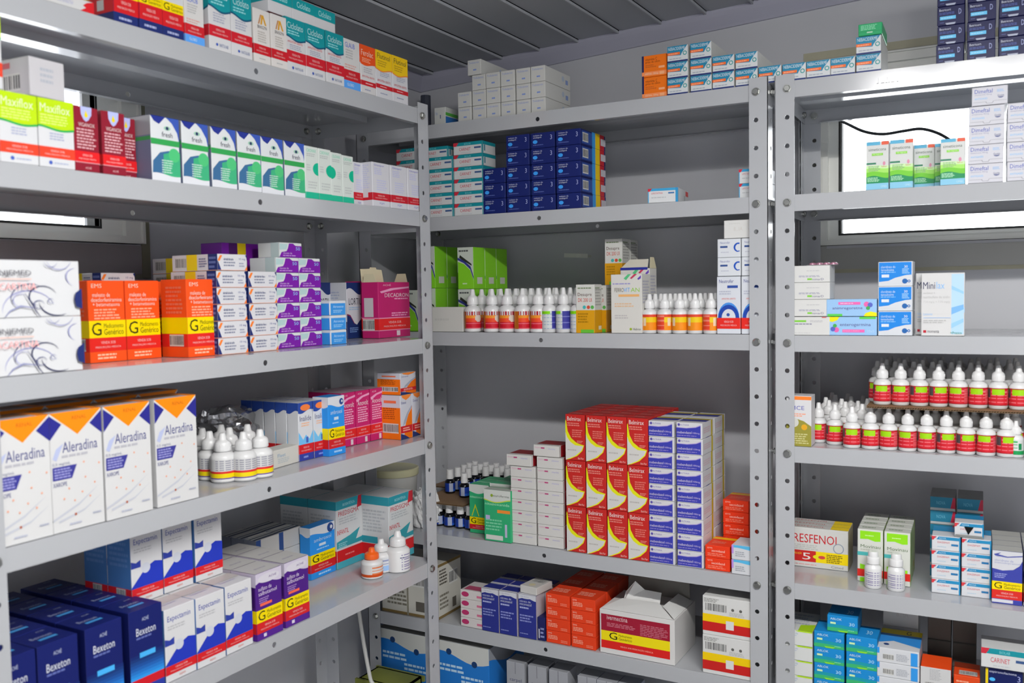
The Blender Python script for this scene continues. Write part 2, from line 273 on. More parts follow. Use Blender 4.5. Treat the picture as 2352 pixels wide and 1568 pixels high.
des('purple', 'e8ecec', [('p', 'F', [(0, 0), (1, 0), (1, .8), (.72, .8), (.6, .95), (.42, .95), (.36, .6), (.3, .42), (.08, .35), (0, .1)], '7a1ea2'), ('p', 'F', [(0, .5), (.3, .55), (.36, .9), (0, .92)], 'b4d0d0'), ('t', 'F', 'cloreto de', .15, .22, .55, .36, 'e0c4ec'), ('l', 'F', .14, .06, .9, .18, 1, 'c898dc'), ('t', 'F', '50', .72, .5, .92, .72, '8cc0f4'), ('b', 0, .01, '7a1ea2'), ('r', 'L', .6, 0, .95, 1, 'bccccc')])
des('purplebig', '7a1ea2', [('t', 'F', 'cloreto de', .45, .84, .65, .9, 'c898dc'), ('t', 'F', 'sodio', .46, .77, .6, .82, 'c898dc'), ('t', 'F', '50', .5, .64, .64, .72, '8cc0f4'), ('r', 'F', .18, 0, .28, 1, 'e8c818'), ('r', 'F', .08, .0, .18, 1, '4c1464'), ('r', 'F', .19, .5, .29, .84, 'd8d4cc'), ('r', 'F', .33, .3, .42, .52, '8ca8b8')])
des('skysmall', 'e8ecf0', [('r', 'FLR', .04, 0, .96, .82, '3c94e0'), ('t', 'F', 'Atroveran', .2, .5, .85, .68, 'b8dcf8'), ('l', 'F', .2, .15, .8, .38, 2, '98ccf4')])
des('navywave', 'e2e4ea', [('w', 'F', .84, 1, .06, .1, '22346c'), ('p', 'F', [(0, 0), (1, 0), (1, .38), (.75, .3), (.6, .24), (.45, .27), (.2, .42), (0, .44)], '22346c'), ('p', 'F', [(0, .44), (.2, .42), (.45, .27), (.45, .25), (.2, .39), (0, .42)], '8a2c58'), ('t', 'F', 'LORTIL', .12, .6, .9, .72, '2a2c3c'), ('l', 'F', .12, .5, .8, .57, 2, '9cc0dc'), ('l', 'L', .15, .5, .85, .85, 7, 'b0b8cc'), ('l', 'F', .15, .1, .7, .2, 3, '7c9cd0'), ('r', 'L', 0, 0, 1, .3, '22346c')])
des('magenta', 'c0246c', [('p', 'F', [(.05, .83), (.4, .89), (.98, .92), (.98, .89), (.5, .86), (.1, .8)], 'e8a0c4'), ('t', 'F', 'ACHÉ', .15, .93, .4, .97, 'f0c8dc'), ('t', 'F', 'DECADRON', .2, .73, .96, .8, 'f4e0ea'), ('l', 'F', .5, .68, .95, .72, 1, 'e8a0c4'), ('l', 'F', .4, .38, .95, .46, 2, 'e8a0c4')] + V(.14, .35, 'e02828') + [('b', .345, .365, 'e890b0'), ('b', .13, .145, 'e890b0'), ('bc', 'L', .05, .14, .75, .34), ('r', 'L', .15, .38, .7, .72, 'dcd4d8'), ('r', 'F', .55, .03, .66, .12, 'eedce4')])
des('magentas', 'c6256c', [('p', 'F', [(.0, .84), (.4, .9), (1, .94), (1, .9), (.5, .87), (.05, .79)], 'e8a0c4'), ('t', 'F', 'ACHÉ', .12, .93, .45, .97, 'f4c8dc'), ('t', 'F', 'Anovolt', .1, .72, .9, .82, 'f4e0ea'), ('l', 'F', .1, .4, .9, .7, 7, 'eeb0cc')] + V(.15, .32, 'e02828') + [('b', .315, .33, 'e890b0'), ('b', .135, .15, 'e890b0'), ('r', 'F', .6, .02, .78, .12, 'eedce4'), ('r', 'T', 0, 0, 1, 1, 'd0b8c4')])
des('aleradina', 'e4e4e4', [('p', 'F', [(0, 1), (1, 1), (.52, .8)], 'f98a10'), ('p', 'F', [(0, .98), (.22, .9), (0, .78)], '2c2c88'), ('p', 'F', [(1, .98), (.76, .88), (1, .78)], '2c2c88'), ('r', 'T', 0, .3, 1, 1, '8a5c30'), ('r', 'T', 0, .02, .8, .3, 'c4c4d4'), ('r', 'T', .8, 0, 1, 1, 'f98a10'), ('t', 'F', 'RENAL', .42, .93, .7, .96, 'c06418'), ('t', 'F', 'Aleradina', .22, .66, .9, .75, '54588c'), ('p', 'F', [(.03, .62), (.1, .7), (.24, .74), (.16, .66), (.1, .6)], 'b4bcdc'), ('l', 'F', .2, .61, .85, .65, 1, 'c4c4cc'), ('t', 'F', '0,5 mg/mL', .02, .555, .36, .585, '8084a0'), ('p', 'F', [(.02, .44), (.38, .44), (.48, .55), (.02, .55)], '3c3c90'), ('l', 'F', .05, .45, .38, .54, 4, '9c9cd0'), ('t', 'F', 'XAROPE', .02, .385, .28, .42, '5c6090'),
     ('p', 'F', [(0, .12), (.5, .22), (.9, .34), (.5, .2), (0, .1)], 'cfd2dc'), ('p', 'F', [(.1, .1), (.6, .16), (.95, .26), (.6, .145), (.1, .08)], 'cfd2dc')] + [('r', 'F', u, v, u+.03, v+.015, 'e8a488') for u, v in ((.6,.55),(.9,.52),(.3,.35),(.55,.3),(.8,.36),(.4,.24),(.62,.42),(.2,.27),(.7,.25))] + [('r', 'F', .4, .12, .44, .14, 'b06048'), ('l', 'F', .75, .09, .95, .12, 1, 'b0b4c4'), ('l', 'F', .3, .04, .55, .07, 1, 'b8bccc')])
des('inalide', 'e6e8ec', [('w', 'FLR', .84, 1, .03, .6, '2c4a9c'), ('e', 'F', .5, .91, .34, 'f08040', .45), ('t', 'F', 'Inalide', .1, .68, .9, .77, '50547c'), ('l', 'F', .2, .58, .8, .66, 2, 'f0b890'), ('p', 'F', [(0, .28), (0, .5), (.3, .36), (.5, .44), (.75, .36), (1, .5), (1, .28)], '70bcec'), ('r', 'F', .5, .3, .66, .4, '4464b8')] + V(.12, .28, 'cc2228') + [('b', 0, .12, '34409c'), ('l', 'F', .3, .03, .7, .09, 1, '8898dc')])
des('skygen', '2c90e4', [('w', 'FLR', .84, 1, .03, .2, 'e8ecf2'), ('e', 'F', .82, .9, .13, '2c4a8c'), ('e', 'F', .86, .905, .05, 'e8ecf2'), ('t', 'F', 'ambroxol', .15, .7, .85, .77, 'cfe6fa'), ('r', 'F', .35, .6, .62, .65, 'd8ecfc'), ('l', 'F', .25, .53, .75, .57, 1, '9cccf4')] + G(.28, .47) + V(.12, .28, 'cc2226') + [('b', 0, .12, '2c90e4'), ('l', 'F', .3, .03, .8, .09, 1, 'a8d4f8')])
des('orangewhite', 'dcdee8', [('p', 'F', [(1, 0), (1, .68), (.7, .55), (.45, .35), (.25, 0)], 'ee7414'), ('p', 'F', [(.2, .3), (.45, .36), (.7, .56), (1, .7), (1, .75), (.6, .6), (.3, .42)], 'a4aaba'), ('p', 'F', [(.1, 1), (1, 1), (.8, .93), (.5, .88), (.2, .94)], 'f08838'), ('t', 'F', 'Osteral', .08, .8, .5, .86, '40448c'), ('r', 'L', 0, .0, 1, .72, 'ee7414'), ('r', 'L', .2, .82, .8, .88, 'ee7850'), ('l', 'L', .15, .45, .85, .72, 6, 'a84c10'), ('bc', 'L', .12, .14, .9, .36), ('r', 'F', 0, .14, 1, .3, 'c8242c'), ('l', 'F', .2, .17, .85, .27, 2, 'f0b8a8'), ('p', 'F', [(0, 0), (.75, 0), (.4, .08), (0, .14)], '2c3870')])
des('bexeton', '172064', [('r', 'F', 0, .0, 1, .1, '2c3c9c'), ('r', 'F', 0, .1, 1, .2, 'cc1c28')] + [('r', 'F', 0, .2+i*.035, 1, .235+i*.035, c) for i, c in enumerate(('2f96e4', '2a84d6', '2672c4', '2260b0', '1e509c', '1c4488', '1a3878', '182c6e'))] + [('t', 'F', 'Bexeton', .2, .7, .78, .79, 'e8ecf8'), ('l', 'F', .2, .65, .75, .69, 1, '6470b0'), ('t', 'F', 'ACHÉ', .38, .86, .58, .91, 'b8c0dc'), ('r', 'F', .28, .44, .75, .5, '48b0f0'), ('t', 'T', 'Bexeton', .2, .45, .7, .58, '9ca4c8'), ('r', 'T', .28, .28, .72, .38, '4898d8'), ('t', 'T', 'ACHÉ', .55, .8, .75, .88, '9ca4c8')])
des('expecta', 'e4e4e6', [('p', 'F', [(0, .22), (1, .22), (1, .5), (.75, .53), (.6, .5), (.5, .4), (.38, .43), (.2, .34), (0, .24)], '2438b4'), ('e', 'F', .46, .47, .14, 'd8dce8'), ('t', 'F', 'Expectamin', .1, .8, .85, .9, '30409c'), ('l', 'F', .1, .7, .7, .77, 2, 'c4c4c8'), ('p', 'F', [(0, .5), (.3, .5), (.3, .6), (.15, .57), (0, .6)], '30409c'), ('r', 'L', .0, 0, 1, .1, '4878b4'), ('r', 'L', 0, .1, 1, 1, '4878b4'), ('l', 'L', .1, .5, .9, .95, 6, '6088c0')] + V(.1, .22, 'd02026') + [('bc', 'L', .35, .1, .75, .21), ('t', 'F', 'aspen', .42, .03, .62, .07, 'd89088'), ('t', 'T', 'Expectamin', .15, .3, .7, .45, 'a8a4c4'), ('r', 'T', 0, .5, 1, 1, 'd0ccc8')])
des('purplegen', '4c2080', [('w', 'FLR', .84, 1, .04, .0, 'dcd4e6'), ('e', 'F', .5, .9, .42, 'e4e0ea', .3), ('t', 'F', 'sulfato de', .1, .73, .6, .79, 'ecdcf4'), ('t', 'F', 'salbutamol', .1, .66, .8, .72, 'ecdcf4'), ('l', 'F', .12, .54, .5, .63, 3, 'a884c4'), ('r', 'F', .15, .5, .6, .54, 'f06850'), ('t', 'F', 'ACHÉ', .5, .89, .8, .93, '6c4c8c')] + G(.26, .45) + V(.1, .26, 'd02428') + [('b', 0, .1, '54248c'), ('r', 'F', .25, .03, .36, .08, 'e8e0f0'), ('r', 'T', 0, 0, 1, 1, 'd4d2d0'), ('l', 'T', .3, .3, .8, .45, 1, 'a4a0ac'), ('r', 'L', .6, .5, .95, .8, '3c1866')])
des('striped', 'd4d4d2', [('r', 'T', 0, .1, 1, .32, '2a3858'), ('r', 'T', 0, .5, 1, .62, '2a3858'), ('r', 'F', 0, 0, .2, 1, '30508c'), ('r', 'L', 0, 0, 1, 1, '8c94a4')])
des('predsigma', 'dfe1e2', [('b', .87, 1, '2f94a4'), ('p', 'F', [(.78, .82), (1, .84), (1, 1), (.84, 1)], 'c02838'), ('t', 'F', 'BIOSINTÉTICA', .25, .91, .7, .96, 'a8d8e0'), ('t', 'F', 'PREDSIGMA', .08, .77, .85, .84, 'c02c3c'), ('l', 'F', .1, .64, .85, .75, 3, 'b4b8bc'), ('t', 'F', 'INFANTIL', .02, .5, .45, .57, 'c8343c'), ('p', 'F', [(0, .3), (1, .3), (1, .37), (.72, .36), (.88, .52), (.5, .45), (0, .4)], '3498a4'), ('l', 'F', .06, .3, .4, .38, 3, '90ccd4'), ('r', 'L', .0, .28, .6, .38, '2f94a4'), ('l', 'L', .1, .45, .9, .8, 7, 'b4b8bc')] + [('b', .1, .27, 'cc2428'), ('l', 'F', .3, .16, .75, .2, 1, 'e88080'), ('b', 0, .1, '48a8b8')])
des('trofo', 'dcdcd8', [('t', 'F', 'Trofodermin', .1, .74, .86, .88, '8c9cd0'), ('r', 'F', .42, .28, .66, .38, '8498d0'), ('e', 'R', .7, .6, .05, 'b0bccc'), ('r', 'R', .8, .3, .9, .6, '8498c8')])
des('bluegreen', 'd8dad6', [('t', 'F', 'Novo', .1, .6, .3, .8, '8898c0'), ('r', 'R', 0, .55, 1, .72, '58b048'), ('r', 'R', 0, .1, 1, .5, '3070b8'), ('r', 'F', .5, .4, .58, .6, '60688c')])
des('orangebox', 'f0761c', [('r', 'F', 0, 0, .08, 1, '2c2c58'), ('r', 'L', 0, 0, 1, 1, '2c2c58'), ('t', 'F', 'vitamina C', .14, .76, .62, .88, '803814'), ('t', 'F', 'gotas de cálcio', .14, .62, .74, .74, '803814'), ('l', 'F', .14, .42, .6, .58, 2, 'c86428'), ('w', 'F', .06, .24, 0, 0, 'f8945c'), ('t', 'F', 'AFETIVA - 500mg', .12, .08, .66, .18, 'fce0c8'), ('r', 'F', .72, .06, .9, .2, 'f8b080'), ('r', 'F', .68, .36, .92, .46, 'f8b080')])
des('neba', 'e2e6e8', [('p', 'F', [(0, 1), (.98, 1), (.7, .5), (.66, .38), (0, .44)], '2a84a8'), ('t', 'F', 'NEBACIDERME', .05, .74, .86, .93, 'e4f0f4'), ('r', 'F', 0, .44, .62, .6, 'f07030'), ('l', 'F', .05, .47, .55, .56, 1, 'f8b090'), ('e', 'F', .86, .5, .1, '3c9898'), ('e', 'F', .86, .5, .06, 'e2e6e8'), ('l', 'F', .1, .16, .85, .26, 1, 'a0a8b4'), ('r', 'F', 0, 0, 1, .09, '243470'), ('r', 'R', 0, 0, 1, 1, 'd4d4d0')])
des('greenplain', '28a468', [('l', 'F', .1, .45, .8, .9, 4, '8cd8b0'), ('r', 'F', .36, .2, .6, .3, 'c4ecd4'), ('r', 'F', 0, .3, 1, .33, '208c58')])
des('carinet', 'e0e2e2', [('r', 'FR', 0, .72, 1, 1, '188c98'), ('r', 'F', .97, 0, 1, 1, '188c98'), ('p', 'F', [(0, .7), (0, 1), (.18, 1), (.1, .7)], 'c83040'), ('t', 'F', 'BIOLAB', .38, .78, .6, .92, '80ccd0'), ('t', 'F', 'CARINET', .2, .3, .6, .55, 'c84858'), ('r', 'F', .72, .42, .95, .56, '3c5888'), ('l', 'F', .25, .08, .7, .2, 1, 'c0c4c8'), ('r', 'R', .0, .0, .06, 1, '188c98'), ('r', 'R', .12, .2, .2, .7, '2c7c90')])
des('navyblue', '182466', [('t', 'F', 'maleato de', .1, .78, .48, .88, 'd4d8f0'), ('t', 'F', 'enalapril', .1, .62, .44, .74, 'e8ecf8'), ('e', 'F', .18, .42, .1, '3c9cf0', .7), ('l', 'F', .1, .16, .55, .26, 1, '5c6cac'), ('t', 'F', '3', .82, .5, .9, .8, 'a8b0dc'), ('r', 'R', .05, .1, .45, .9, '31509c'), ('bc', 'R', .08, .22, .3, .8), ('r', 'R', .45, 0, .58, 1, '3c98dc'), ('r', 'R', .58, 0, .76, 1, 'f0cc10'), ('r', 'R', .76, 0, .94, 1, 'c8202c'), ('r', 'R', .8, .3, 1, .75, 'd8d4dc')])
des('lipa', 'e4e6e8', [('r', 'F', 0, .82, 1, 1, '3c9ccc'), ('r', 'FR', .0, 0, .03, 1, '3c9ccc'), ('r', 'F', .92, 0, 1, 1, '3490c4'), ('p', 'F', [(0, .8), (0, 1), (.14, 1), (.07, .8)], 'c83040'), ('t', 'F', 'LIPISTATINA', .12, .6, .5, .72, 'c86070'), ('r', 'F', .68, .6, .88, .7, '3c70a8'), ('l', 'F', .12, .3, .7, .42, 1, 'c4c8cc'), ('r', 'R', .7, .6, .95, .95, 'd84040'), ('r', 'R', .55, .1, .65, .6, 'b0b4b8')])
des('limewhite', '82cc2c', [('p', 'F', [(0, 1), (1, 1), (1, .2), (.8, .45), (.4, .6), (0, .66)], 'd4dcd0'), ('p', 'F', [(0, .7), (.4, .62), (.8, .47), (1, .22), (1, .3), (.82, .54), (.42, .68), (0, .76)], '343c88'), ('l', 'F', .08, .88, .85, .95, 1, '4c5050'), ('p', 'F', [(.1, .75), (.9, .55), (.88, .6), (.15, .82)], '30342c'), ('r', 'R', .3, .12, .75, .28, 'd8dccc'), ('l', 'F', .3, .1, .6, .16, 1, 'd0e8b8'), ('r', 'L', 0, .4, 1, 1, 'd4dcd0')])
des('plainwhite', 'dadad4', [('l', 'F', .3, .42, .7, .58, 1, 'cfcfca')])
des('stampwhite', 'e6e6e4', [('t', 'F', '8...IA', .38, .4, .72, .62, 'cac6c2'), ('l', 'F', .2, .78, .7, .84, 1, 'd8d8d4')])
des('desupre', 'e2e2dc', [('b', 0, .47, 'd69a14'), ('l', 'FR', .1, .9, .85, .95, 1, '7c8c6c'), ('t', 'F', 'Desupre', .1, .74, .85, .83, '54342c'), ('t', 'F', 'DK 200 UI', .12, .64, .85, .72, 'c4442c'), ('e', 'F', .45, .53, .09, '44b0b0'), ('e', 'F', .67, .53, .09, 'd05038'), ('e', 'F', .88, .53, .09, '5cac50'), ('l', 'F', .1, .2, .7, .42, 4, 'a87808'), ('r', 'F', .25, 0, .95, .07, '64b838'), ('l', 'R', .1, .55, .9, .92, 6, 'a8a8a4'), ('r', 'R', .5, .06, .9, .14, 'dcd8c0')])
des('ferro', 'e4e2dc', [('t', 'F', 'FERRO', .12, .7, .42, .77, '54503c'), ('t', 'F', 'VIT', .42, .7, .62, .77, '3c9ce4'), ('t', 'F', 'AN', .65, .7, .93, .77, '8cc43c'), ('r', 'F', .25, .62, .92, .66, 'e8b070'), ('p', 'F', [(.42, .93), (.56, 1), (.66, 1), (.5, .9)], '58bc80'), ('p', 'F', [(.62, .93), (.76, 1), (.86, 1), (.68, .92)], 'c43c60'), ('p', 'F', [(.86, .92), (.98, .98), (.98, .93), (.9, .9)], '6848b0'), ('l', 'F', .06, .82, .72, .86, 1, '9c98c8'), ('l', 'F', .12, .44, .75, .52, 2, 'e0bc98'), ('l', 'F', .12, .24, .6, .32, 2, 'ccc8c8'), ('t', 'F', 'Hebron', .72, .05, .96, .09, '50544c'), ('e', 'F', .64, .07, .04, '98b030'), ('l', 'R', .1, .5, .9, .9, 8, 'b4b4c0')])
des('neutrobig', 'e4e8f0', [('p', 'F', [(.03, .28)]+[(.5-.46*math.cos(i*math.pi/12), .28+.27*math.sin(i*math.pi/12)) for i in range(13)], '4c90dc'), ('p', 'F', [(.5-.45*math.cos(i*math.pi/12), .28+.23*math.sin(i*math.pi/12)) for i in range(13)], '2448a8'), ('p', 'F', [(.5-.3*math.cos(i*math.pi/12), .28+.155*math.sin(i*math.pi/12)) for i in range(13)], 'e4e8f0'), ('e', 'F', .48, .335, .07, '34509c'), ('t', 'F', 'Neutrofer', .1, .89, .72, .95, '4c5490'), ('r', 'F', .45, .8, .9, .845, '34509c'), ('l', 'F', .1, .68, .6, .76, 2, 'b4b8c8'), ('t', 'F', 'AMOSTRA GRÁTIS', .2, .6, .8, .635, 'd86860')] + V(.09, .28, 'e02c24'))
des('neutrosm', 'e6eaf0', [('t', 'F', 'Neutrofer', .12, .74, .55, .86, '6c74a8'), ('r', 'F', .12, .52, .44, .62, '34508c'), ('p', 'F', [(.96, .3), (.96, .36)]+[(.94-.16*math.sin(i*math.pi/8), .52-.2*math.cos(i*math.pi/8)) for i in range(1, 8)]+[(.96, .7), (.96, .78)]+[(.94-.24*math.sin(i*math.pi/8), .53+.27*math.cos(i*math.pi/8)) for i in range(1, 8)], '2454b4'), ('l', 'F', .15, .24, .5, .32, 1, 'b4b8c8')])
des('flatwhite', 'e2e0dc', [('t', 'F', 'mono', .06, .7, .3, .84, 'd49cb4'), ('r', 'F', .3, .7, .44, .82, 'b84478'), ('t', 'F', 'vitamina', .58, .66, .86, .8, 'a8a4d4'), ('r', 'R', .15, 0, 1, 1, 'a8242c'), ('r', 'T', .0, .25, 1, 1, '8c2428')])
des('belmirax', 'c22a26', [('p', 'F', [(.03, .88), (0, .85), (0, .0), (.2, .02), (.6, .1), (.88, .22), (.97, .34), (.6, .38), (.3, .48), (.12, .63)], 'e2e21c'), ('p', 'F', [(.0, .6), (.0, .0), (.15, .03), (.5, .1), (.82, .22), (.92, .32), (.5, .33), (.25, .4), (.08, .5)], 'e4e2de'), ('t', 'F', 'Belmirax', .1, .86, .82, .95, 'f4e8e4'), ('l', 'F', .1, .74, .75, .83, 2, 'e08478'), ('l', 'F', .35, .5, .92, .68, 4, 'e0786c'), ('l', 'F', .6, .38, .92, .44, 2, 'e08c80'), ('l', 'F', .1, .2, .6, .25, 1, 'b8b4b0'), ('t', 'F', 'Bel-Far', .65, .03, .95, .07, 'f0c8c0'), ('r', 'T', 0, 0, 1, .1, '7c1614'), ('l', 'T', .2, .35, .8, .7, 2, 'd88078')])
des('meben', 'e2e2e6', [('r', 'F', .0, .05, .94, .68, '3c40a8'), ('p', 'F', [(0, .66), (.4, .64), (.75, .72), (.94, .86), (.94, .6), (0, .6)], '3c40a8'), ('p', 'F', [(0, .7), (.4, .68), (.75, .76), (.94, .9), (.94, .84), (.75, .71), (.4, .64), (0, .66)], 'b4a4d4'), ('t', 'F', 'ALTHAIA', .16, .8, .5, .9, '7c70b4'), ('e', 'F', .1, .85, .05, '5c50a4'), ('t', 'F', 'mebendazol', .03, .3, .6, .46, 'e4dcf0'), ('t', 'F', '100mg', .64, .28, .9, .42, 'c8bce4'), ('l', 'F', .03, .14, .8, .22, 1, '9c90d0'), ('r', 'R', .74, 0, .86, 1, 'ccb414'), ('l', 'R', .1, .3, .7, .7, 3, 'd4b8c0'), ('p', 'T', [(0, .25), (1, .3), (1, .6), (0, .55)], '34388c'), ('p', 'T', [(0, .6), (1, .62), (1, .8), (0, .78)], 'b8a820')])
des('redorange', 'e83c1c', [('t', 'F', 'EMS', .1, .74, .3, .86, 'f8b8a8'), ('t', 'F', 'secnidazol', .26, .5, .8, .7, 'f8c8b8'), ('l', 'F', .1, .14, .85, .42, 2, 'f08068'), ('r', 'T', 0, .7, 1, .9, 'e8b818'), ('l', 'T', .15, .25, .8, .5, 2, 'f08068')])
des('redsmall', 'e4421e', [('t', 'F', 'EMS', .08, .74, .24, .86, 'f8c0b0'), ('l', 'F', .08, .3, .55, .66, 3, 'f4a890'), ('l', 'F', .62, .12, .95, .36, 2, 'f08870'), ('l', 'T', .1, .3, .85, .7, 3, 'f4a890')])
des('whiteblue', 'e0e2e6', [('w', 'F', .78, 1, .05, .1, '58b4e0'), ('r', 'F', 0, .4, .08, 1, 'b88cd8'), ('l', 'F', .15, .2, .6, .6, 3, '9ca0a8')])
des('greenbox', '34ac74', [('w', 'F', .79, 1, .03, .4, 'e2e6e0'), ('w', 'F', .78, .8, .03, .4, 'c8d848', .03), ('t', 'F', 'eurofarma', .36, .87, .95, .91, '50584c'), ('e', 'F', .3, .89, .05, '8ca830'), ('t', 'F', 'nitazoxanida', .04, .7, .96, .75, 'b4ecc8'), ('r', 'F', .5, .56, .98, .62, 'f09038'), ('l', 'F', .06, .2, .7, .44, 4, '7cd0a4'), ('r', 'F', .06, .03, .7, .12, 'e4e8e0'), ('r', 'F', .78, .1, .86, .35, 'c0bcd8'), ('r', 'F', .06, .42, .22, .5, 'b8b0d8'), ('r', 'T', 0, 0, 1, 1, 'b4bab0'), ('r', 'T', 0, .6, 1, .7, '48a068')])
des('greenG', '34ac74', [('w', 'F', .84, 1, .03, .4, 'e2e6e0'), ('t', 'F', 'nitazoxanida', .04, .72, .96, .77, 'b4ecc8'), ('p', 'F', [(.1, .35), (.3, .6), (.5, .35), (.46, .35), (.3, .54), (.14, .35)], 'd8d820')] + G(.18, .33) + V(.08, .18))
des('shipping', 'd8d6cc', [('bc', 'FR', .5, .55, .85, .8), ('l', 'FR', .1, .6, .45, .9, 5, '504c44'), ('l', 'FR', .1, .15, .5, .45, 4, '787468'), ('r', 'FR', .62, .1, .78, .28, '605c54'), ('r', 'FRT', 0, 0, 1, .05, '7c6840'), ('r', 'FR', 0, .95, 1, 1, '7c6840'), ('r', 'R', 0, 0, .03, 1, '7c6840'), ('r', 'F', .46, 0, .49, 1, '8c8878')])
des('pinkoval', 'e4dedc', [('e', 'F', .22, .55, .17, 'b83468', .6), ('r', 'F', .75, .3, 1, .55, 'd07090'), ('r', 'R', 0, .2, 1, .5, 'c86080'), ('r', 'T', .1, .1, .9, .5, 'b85070')])
des('navygen', '2c3488', [('w', 'F', .9, 1, .03, .9, 'dfe0e8'), ('e', 'F', .45, .95, .4, 'dfe0e8', .25), ('t', 'F', 'Neo Química', .15, .94, .6, .965, '7078a8'), ('t', 'F', 'nitrato de', .08, .82, .7, .87, 'e0e4f4'), ('t', 'F', 'miconazol', .08, .75, .75, .81, 'e0e4f4'), ('l', 'F', .08, .66, .6, .73, 1, 'b0b8e0'), ('l', 'F', .08, .36, .85, .55, 3, '8890cc'), ('l', 'F', .08, .08, .6, .12, 1, '8890cc'), ('r', 'R', 0, 0, 1, 1, 'd4ccd4'), ('r', 'T', .0, .2, 1, .55, '2c3488'), ('r', 'T', 0, .0, 1, .2, 'dfe0e8')])
des('ivermec', 'e6e4e2', [('r', 'F', .02, .5, .94, .9, '9c1c34'), ('r', 'F', .02, .12, .94, .32, 'd82420'), ('r', 'F', .02, .3, .94, .52, 'f0dc14'), ('t', 'F', 'ivermectina', .1, .78, .38, .88, 'ecd4d8'), ('l', 'F', .1, .62, .5, .72, 3, 'c87484'), ('l', 'F', .55, .54, .92, .8, 7, 'c06c7c'), ('t', 'F', 'G', .13, .34, .24, .5, '1c1c10'), ('t', 'F', 'Medicamento', .26, .43, .44, .48, '4c4810'), ('t', 'F', 'Genérico', .26, .35, .44, .41, '4c4810'), ('t', 'F', 'VENDA SOB PRESCRIÇÃO MÉDICA', .28, .18, .72, .23, 'f4b0a0')])
des('bigyellow', 'e4e4e2', [('r', 'F', 0, .32, 1, .54, 'eec80c'), ('r', 'F', 0, .1, 1, .34, 'c42422'), ('bc', 'F', .05, .6, .5, .84), ('r', 'F', .48, .2, .64, .42, 'e8e8e6'), ('l', 'F', .03, .84, .35, .95, 3, '90908c'), ('e', 'F', .62, .72, .03, '60605c'), ('e', 'F', .78, .72, .03, '60605c'), ('l', 'F', .55, .56, .9, .66, 3, 'b4b4b0')])
des('emsbig', '2478cc', [('w', 'F', .84, 1, .05, .15, 'd8dad6'), ('e', 'F', .28, .89, .05, '1c3c6c'), ('e', 'F', .74, .8, .05, '1c3c6c'), ('l', 'F', .08, .66, .6, .76, 2, 'b8d8f0'), ('l', 'F', .5, .56, .95, .66, 2, 'b8d8f0'), ('b', 0, .1, 'e8c812'), ('r', 'T', 0, 0, 1, .6, 'a8a8a4'), ('r', 'T', .1, .6, 1, .8, '2c5ca8'), ('w', 'R', .82, 1, .06, .3, '90949c')])
des('carpel', 'a0a2a8', [('r', 'F', .49, .86, .51, 1, '54545c'), ('t', 'F', 'carpel', .18, .76, .84, .81, '4c506c'), ('l', 'F', .25, .68, .8, .72, 1, '787c8c'), ('r', 'L', 0, 0, 1, 1, '24284c')])
des('betricort', '101448', [('t', 'F', 'Betricort', .08, .76, .5, .88, 'dfe4f4'), ('l', 'F', .08, .56, .65, .7, 2, '4c5ca0'), ('r', 'F', .1, .3, .68, .48, '68c4f0'), ('l', 'F', .14, .34, .62, .44, 1, 'a8dcf4'), ('t', 'F', 'D', .78, .52, .88, .8, 'a8b0dc'), ('p', 'F', [(.3, .12), (.68, .12), (.64, .02), (.34, .02)], 'aab0c4'), ('l', 'F', .1, .12, .28, .18, 1, '5c68a4'), ('r', 'T', 0, 0, 1, 1, '101448')])
des('simeticona', 'e2e4e2', [('r', 'F', 0, .93, .62, 1, '58acd0'), ('r', 'F', .68, .93, 1, 1, 'e05c40'), ('t', 'F', 'simeticona', .1, .81, .88, .87, '44584c'), ('r', 'F', .25, .71, .75, .76, '8cd050'), ('t', 'F', '75 mg/mL', .3, .72, .7, .75, 'd8f4b8'), ('w', 'FLR', .12, .26, 0, 0, '1f8c58', .03), ('w', 'FLR', .26, .36, .03, 0, '74c838', .02), ('w', 'FLR', .36, .44, .02, 0, 'a4e068', .01), ('w', 'FLR', .44, .5, .01, 0, 'c8ecac', .01), ('r', 'F', 0, .53, .44, .565, '2c7c5c'), ('l', 'F', .1, .38, .65, .5, 4, '84a484'), ('e', 'F', .8, .54, .06, 'd890a8', 1.6), ('t', 'F', 'Sabor', .68, .46, .92, .49, 'c84c5c'), ('l', 'F', .05, .16, .65, .26, 4, 'b8ecc8'), ('b', 0, .13, '88c4e0'), ('t', 'F', 'CIMED', .66, .04, .92, .08, 'd8f0fc'), ('r', 'T', 0, 0, .62, 1, '58acd0'), ('r', 'T', .68, 0, 1, 1, 'e05c40')])
des('dimeftal', 'dcdce4', [('t', 'F', 'Dimeftal', .08, .66, .58, .88, '4c5cb4'), ('t', 'F', 'simeticona 40mg', .08, .52, .56, .63, '9898b4'), ('t', 'F', 'ANTIGASES', .08, .32, .44, .42, '7cbcec'), ('l', 'F', .7, .66, .92, .82, 3, '98bce4'), ('t', 'F', 'Geolab', .72, .42, .9, .52, '4c5480'), ('p', 'F', [(.72, .4), (.9, .4), (.86, .35), (.81, .33), (.76, .35)], '5c6490'), ('r', 'F', .04, .17, .42, .185, '9c9ca4'), ('r', 'F', .62, .2, .98, .215, '9c9ca4'), ('p', 'F', [(.38, .18), (.42, .08), (.58, .08), (.62, .2), (.6, .2), (.57, .1), (.43, .1), (.4, .18)], '9c9ca4')])
des('dramin', 'e4e4e2', [('t', 'F', 'nimarD', .55, .12, .84, .24, '58587c'), ('r', 'F', .42, .14, .54, .24, '7cc83c'), ('l', 'F', .2, .3, .86, .42, 2, '9c9cb0'), ('l', 'F', .4, .66, .85, .72, 1, 'c4c4c8')])
